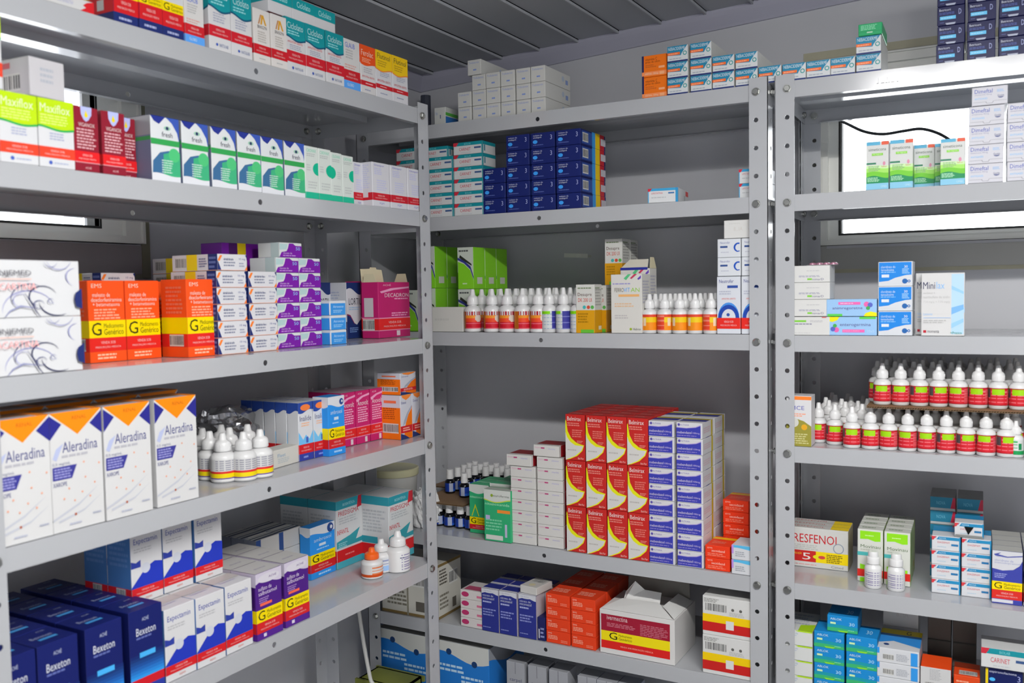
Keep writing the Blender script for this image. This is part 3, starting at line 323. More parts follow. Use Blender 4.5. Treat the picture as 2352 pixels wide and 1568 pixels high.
des('draminup', 'e4e4e2', [('r', 'F', .08, .72, .4, .82, '7cc83c'), ('l', 'F', .1, .56, .6, .66, 1, '7c7c94'), ('r', 'F', .8, .95, .92, .99, 'd03030'), ('l', 'F', .5, .7, .85, .82, 2, 'b4b4b8'), ('l', 'F', .1, .1, .6, .14, 1, 'b4b4b8')])
des('entero', '98c0e8', [('t', 'F', 'enterogermina', .27, .45, .88, .66, '4c3c84'), ('p', 'F', [(0, 1), (.26, 1), (.22, .82), (.12, .72), (0, .8)], 'ece41c'), ('r', 'F', .66, .88, .98, 1, '5cc850'), ('r', 'F', .32, .16, .76, .32, 'e868b0'), ('t', 'F', 'Crianças e Adultos', .34, .2, .66, .28, 'f8d4ec'), ('e', 'F', .2, .3, .055, 'e468ac'), ('e', 'F', .13, .34, .05, '5c68c0'), ('e', 'F', .17, .52, .04, '48a858'), ('t', 'F', '20x5', .8, .16, .95, .3, 'c8e4fc')])
des('enterodown', '98c0e8', [('t', 'F', 'animregoretne', .12, .36, .72, .56, '4c3c84'), ('p', 'F', [(1, 0), (.74, 0), (.78, .18), (.88, .28), (1, .2)], 'ece41c'), ('r', 'F', .02, 0, .32, .14, '5cc850'), ('r', 'F', .24, .68, .68, .84, 'e868b0'), ('l', 'F', .28, .72, .62, .8, 1, 'f8d4ec'), ('e', 'F', .8, .7, .055, 'e468ac'), ('e', 'F', .87, .66, .05, '5c68c0'), ('e', 'F', .83, .48, .04, '48a858')])
des('tansu', 'e2e6ec', [('p', 'F', [(.02, .97), (.97, .97), (.97, .44), (.8, .42), (.5, .32), (.3, .2), (.02, .16)], '2484dc'), ('t', 'F', 'cloridrato de', .08, .74, .5, .84, 'd4e8fa'), ('t', 'F', 'tansulosina', .08, .62, .46, .72, 'd4e8fa'), ('l', 'F', .08, .54, .6, .6, 1, '8cc4f4'), ('r', 'F', .1, .36, .32, .48, 'e8f0f8'), ('t', 'F', '30', .76, .74, .86, .84, 'f0f8ff'), ('l', 'F', .7, .5, .92, .72, 4, 'a8d4f8'), ('p', 'F', [(.02, .1), (.02, .18), (.3, .22), (.5, .34), (.8, .44), (.97, .46), (.97, .1)], 'e2e6ec'), ('e', 'F', .78, .2, .08, '2c64a8'), ('e', 'F', .9, .2, .045, '2c64a8'), ('e', 'F', .9, .2, .02, 'e2e6ec')])
des('minilax', 'e2e2e2', [('r', 'F', .7, .03, .98, .98, 'b4d4f4'), ('w', 'F', .4, .48, .03, 0, 'b4d4f4', .03), ('r', 'F', 0, .35, .7, .6, 'e2e2e2'), ('p', 'F', [(.7, .45), (.98, .5), (.98, .42), (.7, .34)], '7cb4ec'), ('p', 'F', [(.7, .8), (.98, .7), (.98, .66), (.7, .74)], '98c8f4'), ('p', 'F', [(.7, .2), (.98, .28), (.98, .22), (.7, .12)], '98c8f4'), ('t', 'F', 'Mini', .04, .75, .32, .86, '34385c'), ('t', 'F', 'lax', .35, .75, .54, .86, '8cbcec'), ('t', 'F', 'sorbitol +', .05, .67, .32, .7, 'b8b8b8'), ('t', 'F', 'laurilsulfato de sódio', .05, .6, .66, .64, 'bcbcbc'), ('t', 'F', '714 mg/g + 7,70 mg/g', .05, .52, .66, .56, 'bcbcbc'), ('t', 'F', 'Laxante', .05, .33, .26, .37, 'a4c8f0'), ('r', 'F', .05, .285, .68, .292, '88b4e8'), ('l', 'F', .05, .2, .6, .26, 2, 'b4b4b4'), ('t', 'F', 'momenta', .15, .05, .42, .09, '6c6870'), ('r', 'F', .05, .05, .12, .09, 'b82838'), ('t', 'F', '+Pratico', .68, .03, .94, .07, '2c8c48')])
des('xice', 'e4e4e6', [('r', 'F', .3, .92, 1, .99, 'f08030'), ('t', 'F', 'XICE', .12, .72, .72, .8, '5c60b4'), ('l', 'F', .1, .58, .8, .66, 2, 'f0a080'), ('p', 'F', [(0, 0), (1, 0), (1, .4), (.7, .5), (.3, .56), (0, .56)], '96903c'), ('e', 'F', .3, .47, .2, 'dcdcd4'), ('e', 'F', .72, .38, .12, 'dca428'), ('l', 'F', .1, .04, .92, .26, 5, 'c8c488')])
des('resfenol', 'e2e2de', [('r', 'FT', .0, .14, .5, .42, 'c82c28'), ('r', 'F', .46, .14, 1, .42, 'f4d810'), ('t', 'F', 'RESFENOL', .08, .62, .86, .84, 'c8242c'), ('l', 'F', .05, .44, .5, .58, 3, 'ccccc8'), ('t', 'F', '5', .23, .19, .37, .36, 'f4eee8'), ('t', 'F', 'DUPLA AÇÃO', .06, .3, .22, .37, 'f0d830'), ('e', 'F', .48, .28, .07, 'e8e020', .5), ('e', 'F', .56, .28, .06, 'd04848', .5), ('l', 'F', .64, .16, .92, .38, 5, '806c18'), ('e', 'F', .84, .54, .09, '8c98a8'), ('e', 'F', .84, .54, .075, 'e2e2de'), ('t', 'F', 'Cimed', .72, .04, .92, .1, '84888c'), ('l', 'F', .06, .05, .5, .09, 1, 'd8a0a0'), ('r', 'T', .0, 0, 1, 1, 'dedcd8'), ('r', 'T', .7, 0, 1, 1, 'f0d018'), ('t', 'T', 'RESFENOL', .05, .3, .6, .7, 'b85c58'), ('r', 'R', 0, 0, 1, 1, 'c8c0a0')])
des('movinau', 'e4e6de', [('p', 'F', [(.1, .97), (.9, .97), (.9, .79), (.7, .78), (.4, .82), (.1, .81)], '90dc20'), ('l', 'F', .3, .87, .7, .9, 1, 'd0f0a0'), ('t', 'F', 'Movinau', .12, .65, .9, .71, '5c7450'), ('l', 'F', .12, .6, .6, .63, 1, 'b0b4a8'), ('r', 'F', 0, .5, .44, .57, '50b4b4'), ('p', 'F', [(.1, .24), (.1, .34), (.5, .3), (.9, .3), (.9, .24)], '90dc20'), ('r', 'F', 0, .1, 1, .24, 'd82c24'), ('r', 'F', .1, 0, .5, .08, '90dc20'), ('r', 'R', 0, 0, .5, 1, '9cc440'), ('l', 'T', .15, .3, .8, .7, 1, '98a890')])
des('diaze', 'e2e4e8', [('r', 'F', .12, .74, 1, .96, '2888b8'), ('p', 'F', [(0, .7), (0, .96), (.16, .96), (.06, .7)], 'd04048'), ('p', 'F', [(.1, .74), (.18, .96), (.24, .96), (.16, .74)], 'e2e4e8'), ('r', 'F', .95, 0, 1, 1, '2888b8'), ('r', 'L', 0, 0, 1, 1, '2888b8'), ('r', 'R', 0, 0, 1, 1, '2c64a0'), ('t', 'F', 'NOVA', .26, .79, .5, .91, 'c4e4f4'), ('t', 'F', 'DIAZEPAM', .2, .5, .62, .62, 'd06c74'), ('r', 'F', .68, .36, .92, .5, '2c74a8'), ('l', 'F', .2, .2, .6, .3, 1, 'b0c8d8'), ('r', 'T', 0, .5, 1, 1, '2888b8')])
des('metoclo', '3c44a0', [('p', 'F', [(0, 1), (1, 1), (1, .84), (.9, .74), (.7, .66), (.35, .63), (0, .66)], 'dfe0e6'), ('p', 'F', [(.05, .93), (.3, .97), (.2, .93), (.5, .9), (1, .94), (1, .92), (.5, .88), (.1, .9)], '4850a0'), ('t', 'F', 'ALTHAIA', .14, .88, .5, .91, '6c74b0'), ('t', 'F', 'cloridrato de', .08, .8, .7, .84, '8890bc'), ('t', 'F', 'metoclopramida', .08, .75, .96, .79, '8890bc'), ('l', 'F', .08, .48, .5, .58, 3, '98a0d8')] + G(.26, .42) + V(.09, .26, 'd42c24') + [('b', .0, .09, '3c44a0'), ('r', 'F', 0, .02, .7, .08, 'dfe0e6'), ('r', 'T', 0, 0, 1, 1, 'b8b8b4')])
des('ablok', '1c88cc', [('w', 'F', 0, .22, 0, 0, '3cb070', .03), ('w', 'F', .22, .42, .03, 0, '2098a8', .03), ('t', 'F', 'ABLOK', .1, .72, .48, .86, 'd4ecf8'), ('r', 'F', .1, .46, .28, .58, 'c8ecb0'), ('t', 'F', '30', .72, .46, .9, .66, 'b0dcf0'), ('l', 'F', .68, .12, .92, .2, 1, '84dcb0'), ('p', 'F', [(.34, .1), (.7, .1), (.64, 0), (.4, 0)], '88d838'), ('t', 'T', '30', .6, .3, .8, .6, 'a8d8f0'), ('r', 'R', 0, 0, 1, 1, '16709c')])
des('whitelime', 'e2e4e2', [('t', 'F', 'cloreto de', .05, .74, .5, .84, '7c9cc8'), ('t', 'F', 'potássio', .05, .6, .45, .7, '7c9cc8'), ('p', 'F', [(.4, 1), (.5, .92), (1, .92), (1, 1)], 'b4dc28'), ('r', 'F', .3, .1, .36, .34, 'b0b0b0'), ('p', 'T', [(.5, 0), (.5, .3), (1, .4), (1, 0)], 'a8d020'), ('l', 'T', .1, .3, .8, .9, 4, 'b0b4c0')])
des('emsflat', 'e0e2e6', [('p', 'T', [(0, .25), (.35, .4), (1, .2), (1, .75), (0, .75)], '2c88d4'), ('r', 'T', 0, .75, 1, 1, 'f0d810'), ('t', 'T', 'G', .62, .78, .74, .96, '1c1c10'), ('e', 'T', .2, .2, .07, '1c3c74'), ('r', 'F', .0, .6, .06, 1, '3494e0'), ('r', 'F', .8, 0, .96, .9, '3494e0'), ('bc', 'F', .14, .2, .4, .6), ('l', 'F', .46, .2, .76, .7, 5, 'a4a8b0'), ('r', 'R', 0, 0, 1, 1, 'd0d0d8')])
des('whitetag', 'e84c18', [('r', 'F', 0, .2, 1, 1, 'd8d8d8'), ('l', 'F', .3, .45, .7, .95, 8, 'a8a8ac'), ('bc', 'F', .15, .24, .55, .36), ('l', 'F', .1, .04, .6, .14, 1, 'f8b898')])
des('orangedark', 'd8481c', [('l', 'F', .1, .5, .6, .8, 2, 'f0a080'), ('r', 'F', .15, .2, .3, .3, '3c2c68'), ('bc', 'T', .2, .1, .9, .4), ('r', 'T', 0, .6, 1, 1, '7c2c18')])
des('espiro', '141e58', [('r', 'F', .02, .1, .09, .92, 'e8cc18'), ('t', 'F', 'espironolactona', .12, .68, .84, .84, 'd4d8ec'), ('e', 'F', .2, .36, .08, '4cb4f0', .7), ('t', 'F', '3', .86, .4, .94, .7, 'a0a8d8'), ('t', 'T', 'espironolactona', .3, .2, .7, .5, 'a0a8d8'), ('r', 'L', 0, .2, 1, .8, '2c84c4')])
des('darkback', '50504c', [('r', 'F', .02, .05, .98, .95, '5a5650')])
des('darkteal', 'b4b8b8', [('r', 'F', .0, .2, 1, 1, '2c7c98'), ('p', 'F', [(.8, .2), (.9, 1), (1, 1), (1, .2)], 'b82c44'), ('r', 'T', 0, 0, 1, 1, 'a8a8a8'), ('t', 'F', 'NOVA', .25, .45, .6, .7, '6cb4cc')])

KIND = {}
for k_, v_ in dict(syrup_carton='aleradina expecta purplegen orangegen predsigma bexeton magentas inalide skygen magenta ivermec minilax desupre ferro neutrobig resfenol',
    drops_carton='teal tealred goldm orangetop yellowtop glaub lime maroon eyedrop greendot greendotR whiteband simeticona navygen greenbox greenG limewhite movinau metoclo teallying navyred xice',
    suspension_carton='belmirax', ointment_carton='trofo neba purple navyend skysmall orangewhite greenplain betricort orangebox bluegreen purplebig navywave striped',
    shipping_box='shipping emsbig', cardboard_box='darkback plainwhite injemed carpel').items():
    for q_ in v_.split(): KIND[q_] = k_
des('barcodewhite', 'dcdad6', [('bc', 'T', .15, .5, .85, .9), ('e', 'T', .5, .25, .18, 'd4cca8')])
des('navyred2', '20245c', [('r', 'F', .15, .1, .3, .5, 'd4d4dc'), ('l', 'F', .4, .1, .9, .6, 3, '9098c8')])
PC = {}
def proto(dn, w, h, l, **k):
    key = (dn, round(w, 4), round(h, 4), round(l, 4))
    if key not in PC: b, o = DS[dn]; PC[key] = carton_mesh(b, o, w, h, l, **k)
    return PC[key]
ORD = ['first', 'second', 'third', 'fourth', 'fifth', 'sixth', 'seventh', 'eighth', 'ninth', 'tenth', 'eleventh', 'twelfth', 'thirteenth']
POS = lambda i, n: '' if n == 1 else ('left one' if i == 0 else 'right one') if n == 2 else 'leftmost' if i == 0 else 'rightmost' if i == n-1 else 'middle one' if n == 3 else ORD[i]+' from left'
CLM = lambda i, n: '' if n == 1 else 'left column' if i == 0 else 'right column' if i == n-1 else 'middle column' if n == 3 else ORD[i]+' column'
LAY = lambda k, n: '' if n == 1 else ('bottom' if k == 0 else 'top' if k == n-1 else ['', 'second', 'third', 'fourth', 'fifth', 'sixth', 'seventh', 'eighth'][k]) + ' layer'
DEP = lambda k, n: '' if n == 1 else 'front row' if k == 0 else 'rear row' if k == n-1 else ['', 'second', 'third', 'fourth', 'fifth', 'sixth', 'seventh'][k]+' row'
def mklabel(desc, i, n, k, nl, j, nd, u, sh, extra=''):
    p = ', '.join(x for x in ((CLM if nl > 1 or nd > 1 else POS)(i, n), LAY(k, nl), DEP(j, nd)) if x)
    for loc in (extra or u.nm+chr(39)+'s '+SHN[u.nm, sh]+' shelf', u.nm, u.nm.split()[0]+' unit'):
        t = f"{desc}{', '+p if p else ''}, {loc}"
        if len(t.split()) <= 16: break
    return t
def cartons(u, sh, dn, desc, xs, yt, yb=None, l=.05, d=.01, n=1, deep=1, base=None, grp=None, gap=.0006, h=None, name=None, rot=0, w=None, front=None, jit=.0012, extra='', zb=None):
    """rows of cartons.  xs: photo edges of the front faces at their foot; yt, yb: top and foot of the first column; d: distance behind the shelf edge"""
    name = name or KIND.get(dn, 'tablet_carton')
    zs = u.top(sh)+.0006 if base is None else base+.0006
    ny = [n]*len(xs) if isinstance(n, int) else n
    if d is None: d = max(.003, onz(u, xs[0][0], yb, zs)[1])
    if zb is not None: zs = zb
    ym = (yt+(yb or yt))/2
    S = [(hit(u, a, ym, d)[0], hit(u, b, ym, d)[0]) for a, b in xs]
    w = w or sum(b-a for a, b in S)/len(S) - gap*.5
    if h is None:
        zt = hit(u, xs[0][0], yt, d)[1]; h = (zt-zs)/ny[0]-.0005
    last = -9; out = []; tops = []
    sr_ = sorted(range(len(S)), key=lambda i: S[i][0])
    for i in sr_:
        c = max((S[i][0]+S[i][1])/2, last+w+gap); last = c
        jd = random.uniform(-jit, jit)
        for k in range(ny[i]):
            for j in range(deep):
                me = proto(dn, w, h, l)
                o = D.objects.new(name, me); COL.objects.link(o)
                js = random.uniform(-1, 1)*gap*.3
                o.location = u.P(c+js, d+jd+j*(l+.0012)+random.uniform(0, .0005), zs+k*(h+.0005)); o.rotation_euler = (0, 0, u.ang+rot)
                tag(o, mklabel(desc, i, len(xs), k, max(ny), j, deep, u, sh, extra), 'carton', (grp or desc+'s') if len(xs)*max(ny)*deep > 1 else None)
                out.append(o)
        tops.append(zs+ny[i]*(h+.0005))
    return dict(w=w, h=h, top=max(tops), tops=tops, z=zs, objs=out)

# ---------------------------------------------------------------- room shell
XW, YB = -.976, .36; XE, YF = 2.3, -3.3
cz = lambda x: Z0+.2145+.052*(x-XW)          # the ceiling rises gently to the right
def struct(name, mb, **k):
    o = link(name, mb.mesh(name, **k)); o['kind'] = 'structure'; return o
m = MB(); m.box((XW-.1, YF-.1, -.1), (XE+.1, YB+.1, 0), mat('8d8b86', .5, spot=.15, scale=6, name='floor_vinyl')); struct('floor', m)
m = MB(); pw = .1035; x = XW-.1
xs_ = -.8092-pw*2
while x < XE+.1:                              # lining boards with a raised joint between them
    x1 = min(XE+.1, xs_+pw) if x < xs_+pw else x+pw
    def slab(a, b, dz, t=.02):
        m.add([(a, YF-.1, cz(a)+dz), (b, YF-.1, cz(b)+dz), (b, YB+.1, cz(b)+dz), (a, YB+.1, cz(a)+dz), (a, YF-.1, cz(a)+dz+t), (b, YF-.1, cz(b)+dz+t), (b, YB+.1, cz(b)+dz+t), (a, YB+.1, cz(a)+dz+t)],
              [(3,2,1,0)[::-1], (4,5,6,7), (0,1,5,4), (1,2,6,5), (2,3,7,6), (3,0,4,7)], CEIL)
    slab(x+.0045, x1-.0045, .002); slab(x1-.0045, x1+.0045, .004, .016); slab(x1-.0085, x1-.0045, -.0035, .01)
    xs_ = x1; x = x1
o = struct('ceiling', m)
m = MB(); m.box((XW-.2, YF-.2, Z0+.5), (XE+.2, YB+.2, Z0+.55), CEIL); struct('ceiling', m)  # unseen slab above the boards, added to stop daylight leaking in
# back wall with a window behind the right rack; left wall with a window behind the left rack
GB = (onax(1933, 537, 1, YB).x, onax(1933, 537, 1, YB).z); GBX1 = GB[0]+1.0; GBZ1 = Z0+.075
GLy = onax(218, 520, 0, XW); GLY, GLZ = GLy.y, GLy.z; GLY0 = GLY-1.0; GLZ1 = Z0+.05
HT = Z0+.5
m = MB(); x0, x1, z0, z1 = GB[0]-.012, GBX1+.012, GB[1]-.012, GBZ1+.012
for a, b in (((XW-.1, 0), (x0, HT)), ((x1, 0), (XE+.1, HT)), ((x0, 0), (x1, z0)), ((x0, z1), (x1, HT))): m.box((a[0], YB, a[1]), (b[0], YB+.1, b[1]), WALL)
struct('wall_back', m)
m = MB(); y0, y1, z0, z1 = GLY0-.012, GLY+.012, GLZ-.012, GLZ1+.012
for a, b in (((YF-.1, 0), (y0, HT)), ((y1, 0), (YB, HT)), ((y0, 0), (y1, z0)), ((y0, z1), (y1, HT))): m.box((XW-.1, a[0], a[1]), (XW, b[0], b[1]), WALL)
struct('wall_left', m)
m = MB(); m.box((XE, YF-.1, 0), (XE+.1, YB, HT), WALL); struct('wall_right', m)
m = MB(); m.box((XW-.1, YF-.1, 0), (XE, YF, HT), WALL); struct('wall_front', m)
# cove trim under the ceiling
def cove(name, pts, nrm):
    m = MB(); a, b = pts; n = Vector(nrm)
    prof = [(0, -.036), (.006, -.036), (.009, -.03), (.02, -.012), (.024, -.004), (.024, .004), (0, .004)]
    va = [Vector((a[0], a[1], cz(a[0])+z))+n*r for r, z in prof]; vb = [Vector((b[0], b[1], cz(b[0])+z))+n*r for r, z in prof]; k = len(prof)
    m.add(va+vb, [(i, (i+1) % k, k+(i+1) % k, k+i) for i in range(k)]+[tuple(range(k)), tuple(range(2*k-1, k-1, -1))], TRIM)
    struct(name, m)
cove('trim_1', ((XW, YB), (XE, YB)), (0, -1, 0)); cove('trim_2', ((XW, YF), (XW, YB)), (1, 0, 0))
# windows: frame, rubber seal, pane
GLASS = D.materials.new('window_glass'); GLASS.use_nodes = True; nt = GLASS.node_tree
tr = nt.nodes.new('ShaderNodeBsdfTransparent'); gl = nt.nodes.new('ShaderNodeBsdfGlossy'); gl.inputs['Roughness'].default_value = .02; mx = nt.nodes.new('ShaderNodeMixShader'); fr = nt.nodes.new('ShaderNodeFresnel')
nt.links.new(fr.outputs[0], mx.inputs[0]); nt.links.new(tr.outputs[0], mx.inputs[1]); nt.links.new(gl.outputs[0], mx.inputs[2]); nt.links.new(mx.outputs[0], nt.nodes['Material Output'].inputs[0])
def window(name, P, a0, a1, z0, z1, fr, sill, split=None):
    """P maps (along, out of wall, height) to the room"""
    def bx(m, a, b, mt): p = P(*a); q = P(*b); m.box(tuple(min(i, j) for i, j in zip(p, q)), tuple(max(i, j) for i, j in zip(p, q)), mt)
    r = D.objects.new(name, None); COL.objects.link(r); r['kind'] = 'structure'
    m = MB(); w1 = fr*.55
    for (p, q, o1) in ((0, w1, .012), (w1, fr, .022), (fr*.93, fr, .027)):
        bx(m, (a0-q, 0, z0-sill*q/fr), (a0-p, o1, z1+q), FRAME); bx(m, (a1+p, 0, z0-sill*q/fr), (a1+q, o1, z1+q), FRAME)
        bx(m, (a0-p, 0, z0-sill*q/fr), (a1+p, o1, z0-sill*p/fr), FRAME); bx(m, (a0-p, 0, z1+p), (a1+p, o1, z1+q), FRAME)
    link('window_frame', m.mesh('window_frame'), r)
    m = MB(); g = .004
    bx(m, (a0-g, -.02, z0-g), (a0, .013, z1+g), RUB); bx(m, (a1, -.02, z0-g), (a1+g, .013, z1+g), RUB); bx(m, (a0, -.02, z0-g), (a1, .013, z0), RUB); bx(m, (a0, -.02, z1), (a1, .013, z1+g), RUB)
    link('window_seal', m.mesh('window_seal'), r)
    m = MB(); bx(m, (a0-.01, -.045, z0-.01), (a1+.01, -.041, z1+.01), GLASS); link('window_pane', m.mesh('window_pane'), r)
window('window_1', lambda a, o, z: (a, YB-o, z), GB[0], GBX1, GB[1], GBZ1, .044, .024)
window('window_2', lambda a, o, z: (XW+o, a, z), GLY0, GLY, GLZ, GLZ1, .083, .028)
area('portal_back', ((GB[0]+GBX1)/2, YB+.09, (GB[1]+GBZ1)/2), (-math.pi/2, 0, 0), 1.0, .33, 1, portal=True)
area('portal_left', (XW-.09, (GLY+GLY0)/2, (GLZ+GLZ1)/2), (0, -math.pi/2, 0), .33, 1.0, 1, portal=True)
# old sealant and a patched panel round the windows
SEAL = mat('c6c2a8', .6, spot=.25, scale=30, name='aged_sealant'); PATCH = mat('b9b9b4', .45, spot=.05, scale=8, name='patch_panel')
m = MB(); a = onax(1846, 131, 1, YB); b = onax(1850, 620, 1, YB)
m.box((a.x, YB-.002, a.z-.010), (1.35, YB, a.z+.006), SEAL); m.box((a.x, YB-.002, b.z), (a.x+.012, YB, a.z-.010), SEAL); m.box((a.x, YB-.002, b.z-.008), (1.35, YB, b.z-.0001), SEAL)
m.box((a.x+.012, YB-.0012, b.z), (GB[0]-.03, YB, a.z-.01), PATCH); m.box((GB[0]-.03, YB-.0012, b.z), (1.3, YB, GB[1]-.03), PATCH); m.box((GB[0]-.03, YB-.0012, GBZ1+.03), (1.3, YB, a.z-.01), PATCH); struct('trim_3', m)
m = MB(); a = onax(341, 560, 0, XW); c = onax(318, 640, 0, XW)
m.box((XW, a.y-.017, c.z), (XW+.004, a.y, Z0+.13), mat('8f8d78', .6, spot=.2, scale=20, name='khaki_strip')); m.box((XW, -1.7, c.z), (XW+.003, a.y-.017, c.z+.008), mat('8f8d78', .6, spot=.2, scale=20)); m.box((XW, -1.7, c.z+.008), (XW+.002, a.y-.017, GLZ-.03), mat('a8a2a4', .5, spot=.12, scale=15, name='stained_panel')); struct('trim_4', m)
m = MB(); m.tube([(-.935, .325, 0), (-.935, .325, Z0+.16)], .013, mat('4a4e5c', .5)); 
tag(link('conduit_pipe', m.mesh('conduit_pipe', smooth=True)), 'thin dark vertical conduit pipe in the corner behind the racks', 'pipe')

# ---------------------------------------------------------------- shelving racks
WID, DEP_ = .929, .30; FL = .034; HO = .0215
def plate_holes(mb, O, ex, ez, en, w, h0, n, hole_u, t=.0015, pitch=.05, r=.0042, m=PAINT):
    """perforated strip: n cells of one pitch, one hole each"""
    O, ex, ez, en = map(Vector, (O, ex, ez, en)); K = 12
    for c in range(n):
        zc = h0+c*pitch; q = []
        for k in range(K):
            a = 2*math.pi*k/K; q.append((hole_u+r*math.cos(a), zc+r*math.sin(a)))
        z0, z1 = zc-pitch/2, zc+pitch/2
        per = []
        for k in range(K):
            a = 2*math.pi*k/K; dx, dz = math.cos(a), math.sin(a)
            tx = ((w-hole_u) if dx > 0 else hole_u)/abs(dx) if abs(dx) > 1e-6 else 9; tz = (pitch/2)/abs(dz) if abs(dz) > 1e-6 else 9
            s_ = min(tx, tz); per.append((hole_u+dx*s_, zc+dz*s_))
        cor = [(w, z1), (0, z1), (0, z0), (w, z0)]
        out = []
        for k in range(K):
            out.append(per[k])
            nx = per[(k+1) % K]
            for cc in cor:
                if (abs(per[k][0]-cc[0]) < 1e-6 and abs(nx[1]-cc[1]) < 1e-6) or (abs(per[k][1]-cc[1]) < 1e-6 and abs(nx[0]-cc[0]) < 1e-6): out.append(('c', cc))
        P3 = lambda p, s_: O+ex*p[0]+ez*p[1]+en*s_
        for s_ in (0, t):
            for k in range(K):
                a, b = per[k], per[(k+1) % K]; mid = [cc for cc in cor if (abs(a[0]-cc[0]) < 1e-6 and abs(b[1]-cc[1]) < 1e-6) or (abs(a[1]-cc[1]) < 1e-6 and abs(b[0]-cc[0]) < 1e-6)]
                pl = [q[k], a]+mid+[b, q[(k+1) % K]]; vs = [P3(p, s_) for p in pl]
                mb.add(vs, [tuple(range(len(vs))) if s_ else tuple(range(len(vs)-1, -1, -1))], m)
        for k in range(K): mb.add([P3(q[k], 0), P3(q[(k+1) % K], 0), P3(q[(k+1) % K], t), P3(q[k], t)], [(0, 1, 2, 3)], m)
    P3 = lambda u_, z, s_: O+ex*u_+ez*z+en*s_; za, zb = h0-pitch/2, h0+(n-.5)*pitch
    for u_ in (0, w): mb.add([P3(u_, za, 0), P3(u_, zb, 0), P3(u_, zb, t), P3(u_, za, t)], [(0, 1, 2, 3)], m)
    for z in (za, zb): mb.add([P3(0, z, 0), P3(w, z, 0), P3(w, z, t), P3(0, z, t)], [(0, 1, 2, 3)], m)
def post_mesh(sx, sy_):   # corner at the origin, flanges towards +x*sx and +y*sy
    mb = MB(); n = 39; h0 = Z0-.05*(n-1)
    plate_holes(mb, (0, 0, 0), (sx, 0, 0), (0, 0, 1), (0, sy_, 0), FL, h0, n, HO)
    plate_holes(mb, (0, 0, 0), (0, sy_, 0), (0, 0, 1), (sx, 0, 0), FL, h0, n, HO)
    mb.box((min(0, sx*.03), min(0, sy_*.03), 0), (max(0, sx*.03), max(0, sy_*.03), h0-.0252), mat('2c2c2e', .6))
    return mb.mesh('post')
PM = {(a, b): post_mesh(a, b) for a in (1, -1) for b in (1, -1)}
def shelf_mesh():
    mb = MB(); g = .0022; x0, x1, y0, y1 = g, WID-g, g, DEP_-g; zt, zb, t = .0135, -.0157, .0009
    mb.box((x0, y0, zt-t), (x1, y1, zt), PAINT)
    for ya, s_ in ((y0, 1), (y1, -1)):       # front and back lips, one hole in the middle, with a return edge
        a = WID/2-.025
        for p, q in ((x0, a), (a+.05, x1)): mb.box((p, min(ya, ya+s_*t), zb), (q, max(ya, ya+s_*t), zt-t), PAINT)
        plate_holes(mb, (a, ya, 0), (1, 0, 0), (0, 0, 1), (0, s_, 0), .05, (zb+zt-t)/2, 1, .025, t=t, pitch=zt-t-zb, r=.0045)
        mb.box((x0+.03, min(ya+s_*t, ya+s_*.013), zb), (x1-.03, max(ya+s_*t, ya+s_*.013), zb+t), PAINT)
    for xa, s_ in ((x0, 1), (x1, -1)): mb.box((min(xa, xa+s_*t), y0+t, zb), (max(xa, xa+s_*t), y1-t, zt-t), PAINT)
    for ya, h_ in ((.095, .011),):           # stiffening channel under the pan
        for a, b, z in ((0, .002, zt-t-h_), (.03, .032, zt-t-h_)): mb.box((x0+.02, DEP_/2-.016+a, z), (x1-.02, DEP_/2-.016+b, zt-t), PAINT)
        mb.box((x0+.02, DEP_/2-.016, zt-t-h_-.001), (x1-.02, DEP_/2+.016, zt-t-h_), PAINT)
    return mb.mesh('shelf')
SM = shelf_mesh()
def bolt_mesh():
    mb = MB()
    mb.lathe([(.0072, 0), (.0072, .0012)], STEEL, 20); mb.lathe([(.0062, .0012), (.0062, .004), (.005, .0052)], STEEL, 6); mb.lathe([(.003, -.014), (.003, 0)], STEEL, 10); mb.lathe([(.0058, -.0095), (.0058, -.0045)], STEEL, 6)
    me = mb.mesh('bolt'); return me
BM = bolt_mesh()
def rack(u, shelves, label):
    r = D.objects.new('steel_shelving_rack', None); COL.objects.link(r); r.location = u.P(u.a0, 0, u.zo); r.rotation_euler = (0, 0, u.ang)
    tag(r, label, 'shelving rack')
    for ix, x_ in ((1, 0), (-1, WID)):
        for iy, y_ in ((1, 0), (-1, DEP_)): link('post', PM[ix, iy], r, (x_, y_, 0))
    for i in shelves:
        z = Z0-.05*i; link('shelf', SM, r, (0, 0, z))
        for ix, x_ in ((1, 0), (-1, WID)):
            for iy, y_ in ((1, 0), (-1, DEP_)):
                b = link('bolt', BM, r, (x_+ix*HO, y_ if iy > 0 else y_-.0035, z)); b.rotation_euler = (math.pi/2, random.uniform(0, 1), 0)
                b = link('bolt', BM, r, (x_+ix*.0035, y_+iy*HO, z)); b.rotation_euler = (0, math.pi/2*ix, 0)
    return r
rack(L, (0, 4, 9, 13, 18, 27, 36), 'grey steel shelving rack along the left wall in front of the left window')
rack(M, (0, 4, 9, 18, 22, 27, 36), 'grey steel shelving rack in the middle against the back wall')
rr = rack(R, (0, 4, 9, 13, 18, 22, 27, 36), 'grey steel shelving rack at right before the bright back window')
m = MB(); s0, zz = hit(R, 2014, 184, 0); s1, _ = hit(R, 2062, 184, 0)   # embossed maker's mark
for i, (du, hh) in enumerate(((0, 1), (.2, .5), (.28, .5), (.42, 1), (.55, 1), (.68, 1), (.76, .6), (.95, .4))):
    x = s0-R.a0+(s1-s0)*du; m.box((x, -.0009, zz-.0045), (x+.0022, .0022, zz-.0045+.009*hh), PAINT)
link('embossed_mark', m.mesh('embossed_mark'), rr, (0, 0, 0))

